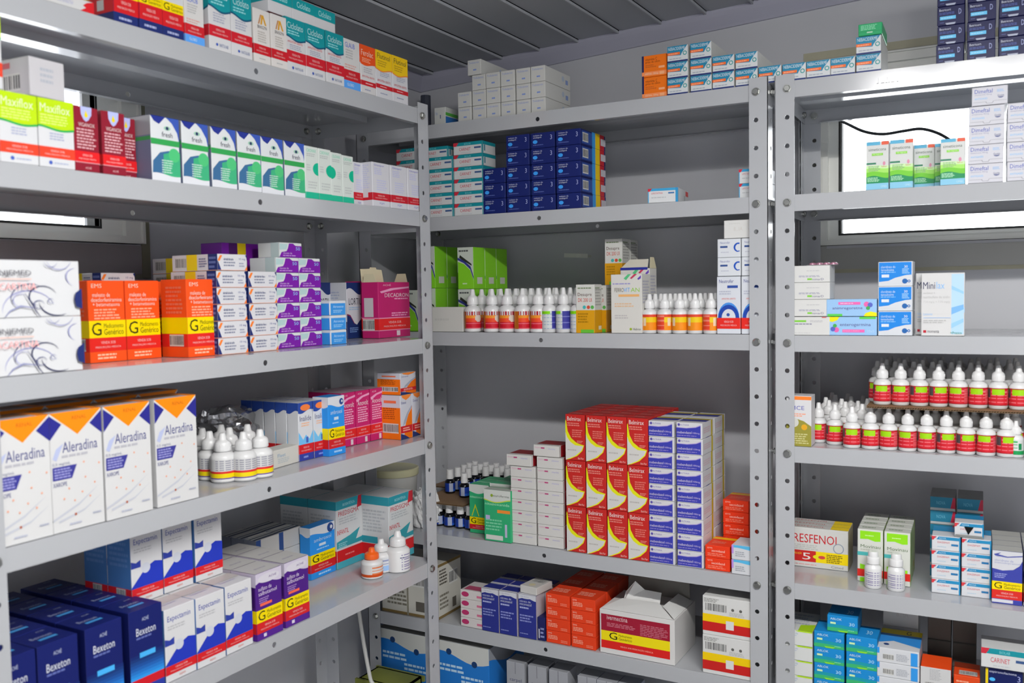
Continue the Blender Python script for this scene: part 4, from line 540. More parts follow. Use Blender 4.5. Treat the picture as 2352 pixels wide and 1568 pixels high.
# ================================================================ LEFT RACK
# top shelf
cartons(L, 0, 'whitered', 'white carton with red end', [(96, 214)], -30, 28, l=.05, d=.004)
cartons(L, 0, 'navyred', 'red, yellow and navy generic carton', [(262, 317), (318, 371), (372, 423)], -72, 70, l=.05, d=.006)
cartons(L, 0, 'navyred', 'red, yellow and navy generic carton set behind the first three', [(212, 255)], -60, 50, l=.05, d=.05)
cartons(L, 0, 'glaub', 'white carton with red band, blue foot and barcode strip', [(424, 468)], -20, 95, l=.045, d=.004)
t1 = cartons(L, 0, 'teal', 'teal topped white carton with red band, left pair', [(478, 528), (530, 578)], -42, 120, l=.045, d=.004)
cartons(L, 0, 'goldm', 'white carton with gold peaked emblem and red band', [(583, 620), (621, 658)], 15, 140, l=.035, d=.004)
t2 = cartons(L, 0, 'tealred', 'teal topped white carton with red band, right trio', [(658, 701), (702, 745), (746, 789)], 36, 165, l=.045, d=.004)
cartons(L, 0, 'teallying', 'teal and white carton lying on the standing cartons', [(615, 671), (672, 720), (721, 770)], 14, 44, base=t2['top'], h=.036, l=.05, d=.012)
cartons(L, 0, 'glaub', 'white carton with red band and blue foot beside orange carton', [(789, 827)], 85, 200, l=.045, d=.004)
cartons(L, 0, 'orangetop', 'orange topped white carton with red lettering', [(828, 862)], 100, 210, l=.045, d=.004)
cartons(L, 0, 'yellowtop', 'yellow topped white carton with red lettering', [(865, 900), (901, 937)], 112, 225, l=.045, d=.004)
# second shelf
li = cartons(L, 4, 'lime', 'lime and white carton with red band', [(0, 85), (86, 171)], 205, 378, l=.05, d=.005)
cartons(L, 4, 'greybox', 'white carton lying across the lime cartons', [(66, 150)], 145, 200, base=li['top'], h=.046, l=.085, d=.006, rot=.06)
cartons(L, 4, 'lime', 'lime carton cut by the photo edge above another', [(-36, 5)], 130, 205, base=li['top'], l=.05, d=.006, h=.1)
cartons(L, 4, 'lime', 'lime and white carton under the cut lime one', [(-38, -2)], 190, 370, l=.05, d=.005, h=li['h'])
cartons(L, 4, 'maroon', 'dark red carton with pale shield emblem, front pair', [(172, 226), (233, 289)], 240, 390, l=.055, d=.005)
cartons(L, 4, 'maroon', 'dark red carton standing partly behind the pair', [(268, 312)], 266, 398, l=.055, d=.035)
cartons(L, 4, 'eyedrop', 'white, navy and green eye drops carton', [(347, 414), (417, 480), (484, 541), (544, 598), (602, 649), (653, 700)], 262, 405, l=.05, d=.005)
cartons(L, 4, 'greendot', 'slim white carton with green half disc at right', [(700, 731), (732, 760)][:1]+[(732, 760)], 333, 452, l=.035, d=.005)
cartons(L, 4, 'greendotR', 'slim white carton with green half disc at left', [(762, 787)], 348, 458, l=.035, d=.005)
cartons(L, 4, 'greendot', 'slim white carton beside the red banded ones', [(788, 813)], 355, 463, l=.035, d=.005)
cartons(L, 4, 'whiteband', 'white carton with red band and violet print', [(857, 895), (897, 935), (936, 971)], 370, 470, l=.045, d=.005)
cartons(L, 4, 'whiteband', 'white carton with red band half hidden behind its neighbour', [(812, 836)], 370, 468, l=.045, d=.028, w=.03)
# third shelf
ij = cartons(L, 9, 'injemed', 'big white carton with grey scrollwork and handwriting', [(-30, 187)], 594, 860, l=.16, d=.003, n=2)
og = cartons(L, 9, 'orangegen', 'tall orange generic carton with yellow band', [(204, 290), (292, 368)], 643, 832, l=.05, d=.093)
cartons(L, 9, 'orangegen', 'tall orange generic carton beside the small white stack', [(430, 501)], 640, 820, l=.055, d=.046)
cartons(L, 9, 'orangegen', 'tall orange generic carton behind the front pair', [(318, 385)], 643, 800, l=.05, d=.15, h=og['h'])
ne = cartons(L, 9, 'navyend', 'small white carton with navy and orange corners', [(501, 569)], 621, 815, l=.1, d=.036, n=5)
cartons(L, 9, 'navyend', 'small white carton topping the left small stack', [(500, 565)], 583, 621, base=ne['top'], l=.1, d=.044, h=ne['h'], w=ne['w'])
ne2 = cartons(L, 9, 'navyend', 'small white carton with navy corner beside violet cartons', [(573, 637)], 621, 808, l=.1, d=.04, n=5, h=ne['h'])
cartons(L, 9, 'navyend', 'small white carton with yellow stripe behind the orange cartons', [(240, 300)], 628, 640, l=.1, d=.19, n=5, h=ne['h'], w=ne['w'])
cartons(L, 9, 'navyend', 'small white carton with yellow stripe stacked behind tall orange carton', [(440, 520)], 620, 640, l=.1, d=.15, n=6, h=ne['h'], w=ne['w'])
pu = cartons(L, 9, 'purple', 'small violet and white carton in the violet stacks', [(637, 688), (689, 738)], 590, 800, l=.06, d=.06, n=6)
cartons(L, 9, 'purplebig', 'large violet carton with yellow stripe behind small stacks', [(512, 694)], 556, 790, l=.05, d=.146)
cartons(L, 9, 'purple', 'single violet and white carton resting above the violet stacks', [(646, 690)], 560, 588, base=pu['top'], l=.05, d=.07, h=pu['h'], w=pu['w'])
sk = cartons(L, 9, 'skysmall', 'small bright blue carton beside the violet stacks', [(758, 795)], 690, 790, l=.045, d=.048, n=3)
cartons(L, 9, 'skysmall', 'small bright blue carton tucked behind the blue stack', [(728, 764)], 700, 780, l=.04, d=.12, n=3, h=sk['h'])
cartons(L, 9, 'navywave', 'white and navy carton with wavy edge', [(796, 833)], 648, 776, l=.07, d=.16)
cartons(L, 9, 'navywave', 'white and navy carton half hidden behind small blue ones', [(728, 762)], 648, 776, l=.05, d=.2)
cartons(L, 9, 'magenta', 'magenta carton squeezed behind the open one', [(833, 862)], 645, 770, l=.05, d=.15, w=.03)
de = cartons(L, 9, 'magenta', 'magenta carton with open cream top flaps', [(869, 941)], 647, 774, l=.042, d=.095)
KRAFT = mat('d8cfae', .6, name='unprinted_card')
def flap(o, name, pts, t, m=KRAFT):
    """thin folded flap, a polygon in local coordinates with thickness along its normal"""
    P = [Vector(p) for p in pts]; n = (P[1]-P[0]).cross(P[2]-P[0]).normalized()*t; k = len(P); mb = MB()
    mb.add(P+[p+n for p in P], [tuple(range(k-1, -1, -1)), tuple(range(k, 2*k))]+[(i, (i+1) % k, k+(i+1) % k, k+i) for i in range(k)], m)
    return link(name, mb.mesh(name), o)
o = de['objs'][0]; w, h = de['w'], de['h']
flap(o, 'top_flap', [(-w/2, .041, h), (w*.18, .041, h), (w*.18, .046, h+.026), (w*.02, .046, h+.027), (w*.0, .046, h+.031), (-w*.18, .046, h+.031), (-w*.2, .046, h+.028), (-w*.48, .046, h+.027)], .0006)
flap(o, 'side_flap', [(w/2-.001, .004, h), (w/2-.001, .038, h), (w/2+.004, .034, h+.018), (w/2+.004, .012, h+.018)], .0006)
flap(o, 'side_flap', [(-w/2+.001, .038, h), (-w/2+.001, .004, h), (-w/2+.0, .01, h+.016), (-w/2+.0, .034, h+.016)], .0006)
# fourth shelf
al = cartons(L, 13, 'aleradina', 'tall white carton with orange and navy triangle top', [(1, 106), (110, 235), (237, 355), (357, 461)], 965, 1268, l=.05, d=.004)
cartons(L, 13, 'aleradina', 'tall white carton, orange topped, behind the front four', [(0, 96), (98, 196), (198, 296), (298, 392)], 960, 1200, l=.05, d=.09, h=al['h'], w=al['w'])
ia = cartons(L, 13, 'inalide', 'tall white and blue carton with orange oval', [(687, 718), (719, 753)], 925, 1055, l=.026, d=.064, deep=5)
cartons(L, 13, 'skygen', 'bright blue generic carton with yellow band', [(755, 793)], 912, 1042, l=.035, d=.048)
cartons(L, 13, 'magentas', 'tall magenta carton with red band', [(787, 817), (819, 849), (851, 882)], 903, 1025, l=.04, d=.085, deep=2)
ow = cartons(L, 13, 'orangewhite', 'orange and white carton with grey arc', [(919, 946), (948, 973)], 908, 1010, l=.05, d=.04)
cartons(L, 13, 'orangewhite', 'orange and white carton lying on the upright ones', [(918, 956)], 857, 905, base=ow['top'], l=.055, d=.042, rot=.04)
# fifth shelf
bx = cartons(L, 18, 'bexeton', 'navy carton with light blue stripe', [(-16, 78), (80, 185), (189, 290), (297, 380)], 1515, l=.058, d=.006, deep=4, n=1, h=.118, w=.0545)
ex = cartons(L, 18, 'expecta', 'white, blue and red carton in the near group', [(383, 448), (449, 520), (521, 584)], 1400, 1560, l=.05, d=.006, deep=3)
cartons(L, 18, 'expecta', 'white, blue and red carton stacked on the others', [(302, 371), (374, 446), (448, 514)], 1240, 1376, base=ex['top'], h=ex['h'], l=.05, d=.062, deep=2, w=ex['w'])
pg = cartons(L, 18, 'purplegen', 'purple generic carton with curved white top', [(589, 647), (654, 712)], 1318, 1470, l=.052, d=.006, deep=3)
cartons(L, 18, 'striped', 'small white carton with navy stripes on top', [(588, 640), (641, 694)], 1190, 1300, l=.03, d=.165, n=3, h=.033, deep=3)
cartons(L, 18, 'skygen', 'blue, yellow and red generic carton beside purple cartons', [(714, 771)], 1213, 1334, l=.026, d=.137)
cartons(L, 18, 'predsigma', 'white carton with teal edge and red band, left pair', [(773, 834)], 1152, 1305, l=.072, d=.136, deep=2)
cartons(L, 18, 'predsigma', 'white carton with teal edge and red band, right pair', [(893, 949)], 1142, 1275, l=.072, d=.068, deep=2)
# ================================================================ MIDDLE RACK
# top shelf
cartons(M, 0, 'bluegreen', 'small white carton with green and blue side', [(998, 1024)], 248, 285, l=.05, d=.03)
tf = cartons(M, 0, 'trofo', 'slim white carton end with pale blue print', [(1052, 1082), (1085, 1116), (1118, 1148), (1150, 1183), (1185, 1218), (1220, 1252)], 213, 270, l=.12, d=.02, n=[2, 3, 3, 3, 3, 3], h=None)
cartons(M, 0, 'trofo', 'slim white carton on top of the white stack', [(1075, 1104)], 152, 185, base=tf['top'], l=.12, d=.02, h=tf['h'], w=tf['w'])
ob = cartons(M, 0, 'orangebox', 'orange carton with navy edge and dark print', [(1474, 1531)], 129, 225, l=.09, d=.012, n=2)
nb = cartons(M, 0, 'neba', 'small teal, orange and white ointment carton', [(1532, 1581), (1586, 1633), (1637, 1686), (1689, 1740)], 108, 212, l=.12, d=.006, n=[3, 3, 2, 2])
cartons(M, 0, 'neba', 'small ointment carton bridging the gap between two racks', [(1744, 1794)], 162, 192, l=.12, d=.006, h=nb['h'], w=nb['w'])
# second shelf
cartons(M, 4, 'carinet', 'flat teal and white carton', [(910, 973), (976, 1041), (1043, 1108)], 347, 494, l=.055, d=.008, n=[6, 5, 6], gap=.001, h=.0255)
cartons(M, 4, 'carinet', 'flat teal and white carton set loosely on the pile', [(962, 1028)], 335, 361, base=M.top(4)+5*.026, l=.055, d=.014, h=.0235)
nv = cartons(M, 4, 'navyblue', 'navy carton with light blue oval', [(1109, 1161), (1164, 1217), (1220, 1275), (1279, 1334)], 388, 486, l=.125, d=.008, n=[3, 5, 5, 5], gap=.0012)
cartons(M, 4, 'lipa', 'flat white and blue carton lying alone', [(1489, 1556)], 428, 455, l=.1, d=.004, h=.027, rot=.12)
cartons(M, 4, 'lipa', 'flat white and blue carton beside the right post', [(1697, 1762)], 390, 450, l=.1, d=.02, n=2, h=.026)
# third shelf
cartons(M, 9, 'limewhite', 'lime green carton with white swoosh top', [(966, 1000)], 566, 745, l=.05, d=.075, n=2, deep=2)
lw = cartons(M, 9, 'limewhite', 'lime green carton with white swoosh in the right group', [(1052, 1088)], 568, 745, l=.05, d=.06, n=2, deep=3)
cartons(M, 9, 'limewhite', 'lime green carton seen left of the rack post', [(925, 960)], 660, 745, l=.05, d=.03, n=1, deep=3, h=lw['h'])
cartons(M, 9, 'plainwhite', 'plain white blank carton in front of lime cartons', [(972, 1063)], 705, 758, l=.03, d=.008)
cartons(M, 9, 'desupre', 'orange and white vitamin carton at the front', [(1323, 1366)], 653, 760, l=.036, d=.004)
ds = cartons(M, 9, 'desupre', 'orange and white vitamin carton just behind another', [(1352, 1393)], 655, 758, l=.036, d=.043)
dz = cartons(M, 9, 'desupre', 'orange and white vitamin carton in the rear lower layer', [(1385, 1425)], 655, 758, l=.045, d=.1, deep=2, h=ds['h'])
cartons(M, 9, 'desupre', 'orange and white vitamin carton standing high at rear', [(1389, 1429)], 557, 651, base=dz['top'], l=.045, d=.1, deep=2, h=ds['h'])
fv = cartons(M, 9, 'ferro', 'big white carton with coloured capsules on it', [(1403, 1474)], 630, 759, l=.045, d=.004)
fv2 = cartons(M, 9, 'ferro', 'white carton with open navy lined flap at rear', [(1425, 1492)], 622, 750, l=.04, d=.052, h=fv['h']+.012)
o = fv2['objs'][0]; w, h = fv2['w'], fv2['h']
flap(o, 'top_flap', [(-w/2, .001, h), (w/2-.004, .001, h), (w/2-.006, .012, h+.018), (-w/2+.016, .012, h+.018)], .0008, mat('d8d4c4', .5))
flap(o, 'side_flap', [(w/2, .002, h), (w/2, .038, h), (w/2-.002, .03, h+.022), (w/2-.002, .01, h+.022)], .0006)
flap(o, 'flap_edge', [(-w/2, -.0004, h-.003), (w/2-.004, -.0004, h-.003), (w/2-.004, .0008, h+.002), (-w/2, .0008, h+.002)], .0006, mat('2c3490', .4))
nu = cartons(M, 9, 'neutrobig', 'tall white carton with blue arch and red band', [(1646, 1702), (1704, 1757)], 635, 763, l=.055, d=.008)
ns = cartons(M, 9, 'neutrosm', 'small white carton with blue letter ring', [(1647, 1702), (1704, 1757)], 549, 631, base=nu['top'], l=.055, d=.008, n=2)
cartons(M, 9, 'stampwhite', 'plain white stamped carton topping the right stack', [(1662, 1722)], 506, 548, base=ns['top'], l=.05, d=.01)
# fourth shelf
cartons(M, 18, 'greenG', 'green generic carton with yellow band', [(1079, 1124)], 1110, 1225, l=.03, d=.046, deep=3)
gb = cartons(M, 18, 'greenbox', 'green and white suspension carton at the front', [(1112, 1173)], 1122, 1250, l=.035, d=.004, deep=1)
cartons(M, 18, 'greenG', 'green carton standing behind the front green one', [(1126, 1176)], 1108, 1225, l=.03, d=.046, deep=3)
fw = cartons(M, 18, 'flatwhite', 'flat white carton with pink and lilac print', [(1174, 1230), (1234, 1294)], 1068, 1258, l=.06, d=.012, n=[7, 8], gap=.001)
cartons(M, 18, 'flatwhite', 'flat white carton topping the left white pile', [(1163, 1219)], 1033, 1064, base=fw['tops'][0], l=.06, d=.008, h=fw['h'], w=fw['w'])
cartons(M, 18, 'flatwhite', 'flat white carton topping the right white pile', [(1225, 1284)], 1010, 1038, base=fw['tops'][1], l=.06, d=.012, h=fw['h'], w=fw['w'])
be = cartons(M, 18, 'belmirax', 'red carton with yellow and white curve', [(1300, 1344), (1347, 1392), (1394, 1440), (1442, 1489)], 950, 1272, l=.036, d=.006, n=3, deep=5)
mb_ = cartons(M, 18, 'meben', 'small white carton with violet blue panel', [(1490, 1549), (1554, 1614)], 965, 1293, l=.075, d=.006, n=9, deep=2, gap=.002)
ro = cartons(M, 18, 'redorange', 'small red orange carton beside violet blue cartons', [(1619, 1676)], 1250, 1308, l=.07, d=.008, n=2)
cartons(M, 18, 'redorange', 'small red orange carton in the rear pile', [(1660, 1719)], 1140, 1240, l=.07, d=.09, n=5, h=ro['h'])
cartons(M, 18, 'whiteblue', 'small white carton with sky blue arc', [(1680, 1738)], 1250, 1316, l=.06, d=.004, n=2)
# fifth shelf
cartons(M, 22, 'shipping', 'white wrapped shipping box with printed labels', [(876, 1003)], 1285, 1415, l=.1, d=.006, h=.125)
cartons(M, 22, 'pinkoval', 'small white carton with pink oval', [(1058, 1108)], 1352, 1436, l=.06, d=.006, n=4)
ng = cartons(M, 22, 'navygen', 'navy suspension carton with white rounded top', [(1108, 1144), (1146, 1188), (1190, 1231)], 1349, 1452, l=.038, d=.004, deep=3)
cartons(M, 22, 'barcodewhite', 'small white barcoded carton lying on the navy cartons', [(1193, 1234)], 1331, 1350, base=ng['top'], l=.06, d=.01, h=.016, rot=-.12)
cartons(M, 22, 'navyred2', 'short navy carton end between navy and orange stacks', [(1234, 1252)], 1416, 1474, l=.06, d=.006)
rs = cartons(M, 22, 'redsmall', 'small red orange carton', [(1254, 1308), (1311, 1367)], 1361, 1485, l=.06, d=.006, n=4, deep=3)
iv = cartons(M, 22, 'ivermec', 'large crushed white, red and yellow carton', [(1377, 1549)], 1397, 1503, l=.13, d=.006)
o = iv['objs'][0]; w, h = iv['w'], iv['h']; WC = mat('dcdcda', .5, name='white_card')
flap(o, 'top_flap', [(-w/2+.002, .002, h+.0006), (w/2-.004, .002, h+.0006), (w/2-.05, .05, h+.012), (-w/2+.03, .05, h+.010)], .001, WC)
flap(o, 'top_flap', [(-w/2+.03, .052, h+.0006), (w/2-.05, .052, h+.0006), (w/2-.052, .072, h+.026), (-w*.05, .07, h+.028), (-w*.16, .062, h+.046), (-w*.3, .064, h+.02)], .001, WC)
flap(o, 'side_flap', [(w/2-.002, .004, h+.0006), (w/2-.002, .12, h+.0006), (w/2-.03, .11, h+.016), (w/2-.034, .03, h+.014)], .001, WC)
flap(o, 'back_flap', [(-w/2+.01, .128, h), (w/2-.01, .128, h), (w/2-.014, .136, h+.035), (-w/2+.012, .136, h+.035)], .001, mat('8c8a84', .6))
by = cartons(M, 22, 'bigyellow', 'white carton with yellow and red stripes', [(1614, 1727)], 1365, 1548, l=.1, d=.006, n=2, gap=.001)
# lowest visible shelf
cartons(M, 27, 'emsbig', 'big blue and white wave printed box', [(873, 985), (1012, 1095)], 1487, l=.16, d=.012, h=.205, w=.145, gap=.012)
cartons(M, 27, 'carpel', 'grey topped slim grey box', [(1160, 1205), (1209, 1254), (1258, 1303), (1326, 1368), (1371, 1413), (1416, 1458)], 1490, l=.045, d=.02, h=.185)
cartons(M, 27, 'skygen', 'blue carton barely showing under the fifth shelf', [(1466, 1530)], 1555, l=.05, d=.01, h=.155)
# ================================================================ RIGHT RACK
# top shelf
n2 = cartons(R, 0, 'neba', 'small teal, orange and white carton in the single row', [(1800, 1849), (1853, 1906), (1909, 1963), (1967, 2023)], 156, 186, l=.12, d=.006, h=nb['h'], w=nb['w'])
n3 = cartons(R, 0, 'neba', 'small teal and orange carton on the row end', [(1967, 2023)], 97, 132, base=n2['top'], l=.12, d=.006, h=nb['h'], w=nb['w'])
cartons(R, 0, 'greenplain', 'green carton topping the ointment cartons', [(1971, 2026)], 56, 92, base=n3['top'], l=.09, d=.006)
cartons(R, 0, 'betricort', 'navy carton with pale blue stripe', [(2151, 2215), (2220, 2288), (2292, 2362)], 113, 150, l=.08, d=.012, n=6, h=.0305, gap=.0035)
# second shelf
cartons(R, 4, 'simeticona', 'white and green drops carton, front left pair', [(1989, 2041), (2044, 2097)], 327, 436, l=.035, d=.006, h=None)
cartons(R, 4, 'simeticona', 'white and green drops carton standing farther back', [(2098, 2147)], 334, 430, l=.035, d=.06)
cartons(R, 4, 'simeticona', 'white and green drops carton half hidden behind another', [(2147, 2196)], 330, 430, l=.035, d=.047)
cartons(R, 4, 'simeticona', 'white and green drops carton beside the white stacks', [(2160, 2217)], 320, 428, l=.035, d=.004)
dm = cartons(R, 4, 'dimeftal', 'white carton with blue slanted lettering', [(2223, 2308), (2313, 2400)], 246, 426, l=.09, d=.004, n=4, gap=.003)
cartons(R, 4, 'dimeftal', 'white carton with blue lettering under the top shelf', [(2229, 2318)], 203, 246, base=dm['tops'][0], l=.09, d=.004, h=dm['h']*.96, w=dm['w'])
# third shelf
dr = cartons(R, 9, 'draminup', 'white carton at the foot of the post side stack', [(1826, 1896)], 727, 766, l=.06, d=.004, w=.066)
dr2 = cartons(R, 9, 'dramin', 'white carton with upside down print', [(1826, 1897)], 610, 727, base=dr['top'], l=.06, d=.004, n=3, w=.066)
en = cartons(R, 9, 'entero', 'pale blue carton with pink band, right way up', [(1898, 2014)], 727, 768, l=.045, d=.004)
cartons(R, 9, 'enterodown', 'pale blue carton with pink band, upside down', [(1898, 2014)], 687, 727, base=en['top'], l=.045, d=.004)
cartons(R, 9, 'tansu', 'blue and white generic carton', [(2017, 2096)], 601, 768, l=.06, d=.006, n=3)
cartons(R, 9, 'minilax', 'tall white carton with pale blue wave strip', [(2116, 2216)], 627, 768, l=.035, d=.004)
cartons(R, 9, 'minilax', 'tall white carton mostly hidden by its twin', [(2103, 2190)], 627, 765, l=.03, d=.043)
# fourth shelf
cartons(R, 13, 'xice', 'white and olive carton with orange tab', [(1806, 1864)], 907, 1021, l=.04, d=.006)
# fifth shelf
cartons(R, 18, 'resfenol', 'red, yellow and white cold capsule carton', [(1812, 1948)], 1207, 1306, l=.022, d=.108, deep=3)
cartons(R, 18, 'movinau', 'tall white and lime carton with red band', [(1969, 2028), (2030, 2091)], 1213, 1336, l=.032, d=.06, deep=4, gap=.001)
dp = cartons(R, 18, 'diaze', 'small teal blue and white carton', [(2138, 2207), (2209, 2276)], 1228, 1366, l=.07, d=.046, n=4, gap=.0015)
dk = cartons(R, 18, 'darkteal', 'dim teal and white carton in the tall rear stack', [(2136, 2196), (2199, 2258)], 1145, 1160, l=.08, d=.13, n=6, h=dp['h'], gap=.001)
to = cartons(R, 18, 'diaze', 'small teal and white carton with opened end on top', [(2190, 2262)], 1186, 1226, base=dp['top'], l=.06, d=.05, h=dp['h'], w=dp['w'])
o = to['objs'][0]; w, h = to['w'], to['h']; flap(o, 'torn_opening', [(-w*.16, -.0011, h*.75), (-w*.02, -.0011, h*.2), (w*.16, -.0011, h*.75)], .0004, mat('0c0c0c', .8)); flap(o, 'end_flap', [(-w/2, -.002, 0), (w/2, -.002, 0), (w/2-.002, -.006, h*.22), (-w/2+.002, -.006, h*.22)], .0006, mat('a8aaa8', .5))
cartons(R, 18, 'metoclo', 'white and violet blue generic carton with yellow band', [(2278, 2349), (2352, 2424)], 1262, 1391, l=.034, d=.03, deep=4, gap=.001)
# sixth shelf
cartons(R, 22, 'whitelime', 'white carton with lime corner', [(1800, 1866)], 1452, 1578, l=.1, d=.006, n=4, h=.0275)
ab = cartons(R, 22, 'ablok', 'blue green carton with white numeral', [(1870, 1939), (1943, 2016)], 1450, 1590, l=.06, d=.008, n=4, h=.0285, gap=.001)
cartons(R, 22, 'ablok', 'single blue green carton on top of the pair', [(1898, 1972)], 1419, 1450, base=ab['top'], l=.06, d=.016, h=ab['h'], w=ab['w'])
cartons(R, 22, 'emsflat', 'flat blue and white carton with yellow edge', [(2014, 2112)], 1490, 1600, l=.1, d=.006, n=4, h=.0255, gap=.001)
cartons(R, 22, 'whitetag', 'orange carton with large white label', [(2114, 2184)], 1520, 1600, l=.06, d=.008, n=2, h=.04)
cartons(R, 22, 'orangedark', 'orange carton with barcode beside navy stack', [(2190, 2251)], 1530, 1600, l=.06, d=.012, n=2, h=.036)
es = cartons(R, 22, 'espiro', 'dark navy carton with yellow bar', [(2262, 2350)], 1490, 1600, l=.06, d=.008, n=3, h=.032)
cartons(R, 22, 'carinet', 'long teal and white carton lying on navy ones', [(2254, 2366)], 1447, 1485, base=es['top'], l=.06, d=.002, h=.033)
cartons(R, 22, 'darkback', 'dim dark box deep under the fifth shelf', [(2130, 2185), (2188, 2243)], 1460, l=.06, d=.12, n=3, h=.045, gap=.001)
cartons(R, 22, 'stampwhite', 'dim white box deep under the fifth shelf', [(2028, 2110)], 1400, l=.06, d=.14, n=3, h=.048)

# ================================================================ bottles
PLW = mat('dadada', .3, name='white_plastic'); CAPW = mat('dedede', .28, name='white_cap_plastic')
def lab_red(u, v):
    if u < .2 or u > .86: return None
    if v < .03 or v > .97: return 'a81c28'
    if .22 < u < .35 and v > .42: return ('4c4c50', 'e0e0e0')[int(u*220) % 2]
    if .4 < u < .6 and v > .62: return '9cd414'
    if .66 < u < .86: return ('d86068', 'cc4850')[int(v*14) % 2] if v < .9 else 'c42434'
    return 'e07078' if (int(v*16) % 3 == 0 and int(u*60) % 7) else 'cc2430'
def lab_orange(u, v):
    if u < .18 or u > .82: return None
    if .18 < u < .34: return 'd8802c'
    if u < .4: return 'b8641c'
    if v > .8: return ('a82838', 'e4e4e4')[int(u*70) % 2]
    if (u-.66)**2*9+(v-.6)**2 < .05: return 'e8dcd0'
    return 'e8902c' if v > .62 else ('e84c28' if v > .4 else 'cc1c30') if (int(v*15) % 4 or v > .4) else 'e06070'
def lab_vit(u, v):
    if u < .15 or u > .85: return None
    if u < .42: return 'e0462c' if int(v*14) % 4 else 'e88070'
    if v > .85: return 'd84830'
    if .5 < u < .58 and .3 < v < .8: return 'e8d0b0'
    return 'e8c41c' if v > .5 else 'ec8c1c'
def lab_green(u, v):
    if u < .2 or u > .85: return None
    if v > .82 and u < .58: return '84d414'
    if .6 < u < .8: return '3c3c94' if int(v*15) % 5 else '7478b8'
    return 'a8b8c8' if int(v*15) % 3 == 0 and int(u*50) % 4 else 'e0e4e4'
def lab_gen(u, v):
    if u < .1 or u > .9: return None
    if v < .08: return '5c3c94'
    if v < .26: return 'e8d010' if u < .9 else None
    if v < .38: return 'd42c28'
    return '90909c' if int(v*18) % 2 == 0 and int(u*60) % 5 and .3 < u < .72 else 'dcdcdc'
def lab_blue(u, v): return '1c3c9c' if u < .5 else 'a8b0c8' if u < .62 else '1c3c9c' if v > .3 else '2c64cc'
def lab_natus(u, v):
    if v < .3: return '1c9450'
    if .56 < u < .63 and .35 < v < .8: return '1c8450'
    return '3ca868' if int(v*14) % 3 == 0 and .3 < u < .54 else 'e0e4e2'
def lab_thin(u, v): return '8880a8' if int(v*20) % 3 == 0 and .38 < u < .66 and int(u*70) % 4 else ('343c64' if .36 < u < .48 and .72 < v < .8 else None)
def lab_eyeo(u, v): return 'c84c18' if v < .22 else ('d87848' if int(v*12) % 3 == 0 and .3 < u < .7 else 'e2dedc')
def lab_eyeb(u, v): return '9cc0ec' if v < .4 and .4 < u < .75 else ('8c94b8' if int(v*12) % 3 == 0 and .3 < u < .7 else 'e2e4e8')
BT = {}
def bottle_parts(style, H, r, labf, capm, bodym):
    key = (style, round(H, 4), round(r, 4), labf, capm, bodym)
    if key in BT: return BT[key]
    b = MB(); c = MB()
    if style == 'drop':
        zs = .51*H; b.lathe([(r*.9, 0), (r, .002), (r, zs), (r*.93, zs+.04*H), (r*.72, zs+.085*H), (r*.52, zs+.105*H), (r*.5, zs+.13*H)], bodym, 28)
        z = zs+.125*H; c.lathe([(r*.66, z), (r*.68, z+.02*H), (r*.64, z+.16*H), (r*.55, z+.19*H), (r*.38, z+.215*H), (r*.33, z+.23*H), (r*.24, H*.985), (r*.18, H)], capm, 20)
        for k in range(20): a = 2*math.pi*k/20; c.box((r*.64*math.cos(a)-.0004, r*.64*math.sin(a)-.0004, z+.004), (r*.64*math.cos(a)+.0004, r*.64*math.sin(a)+.0004, z+.13*H), capm)
        lz = (.08*H, .48*H)
    elif style == 'wide':
        zs = .52*H; b.lathe([(r*.88, 0), (r, .003), (r, zs), (r*.94, zs+.06*H), (r*.6, zs+.13*H), (r*.55, zs+.16*H)], bodym, 28)
        z = zs+.15*H; c.lathe([(r*.76, z), (r*.78, z+.01), (r*.74, z+.011), (r*.6, z+.012), (r*.6, H*.97), (r*.5, H)], capm, 24); lz = (.1*H, .48*H)
    else:                                   # squat amber-type vial with a straight cap
        zs = .48*H; b.lathe([(r*.9, 0), (r, .002), (r, zs), (r*.9, zs+.06*H), (r*.55, zs+.11*H), (r*.5, zs+.14*H)], bodym, 24)
        z = zs+.13*H; c.lathe([(r*.7, z), (r*.7, z+.12*H), (r*.66, z+.13*H), (r*.66, H*.99), (r*.62, H)], capm, 20); lz = (.08*H, .44*H)
    l = MB(); NU, NV = 56, 18; rr = r+.00022
    for i in range(NU):
        for j in range(NV):
            cl = labf((i+.5)/NU, (j+.5)/NV)
            if cl:
                p = []
                for a, q in ((i, j), (i+1, j), (i+1, j+1), (i, j+1)):
                    t = 2*math.pi*(a/NU-.75); p.append((rr*math.cos(t), rr*math.sin(t), lz[0]+(lz[1]-lz[0])*q/NV))
                l.add(p, [(0, 1, 2, 3)], mat(cl, .35))
    BT[key] = [('body', b.mesh('body', smooth=True)), ('cap', c.mesh('cap', smooth=True)), ('label', l.mesh('label'))]; return BT[key]
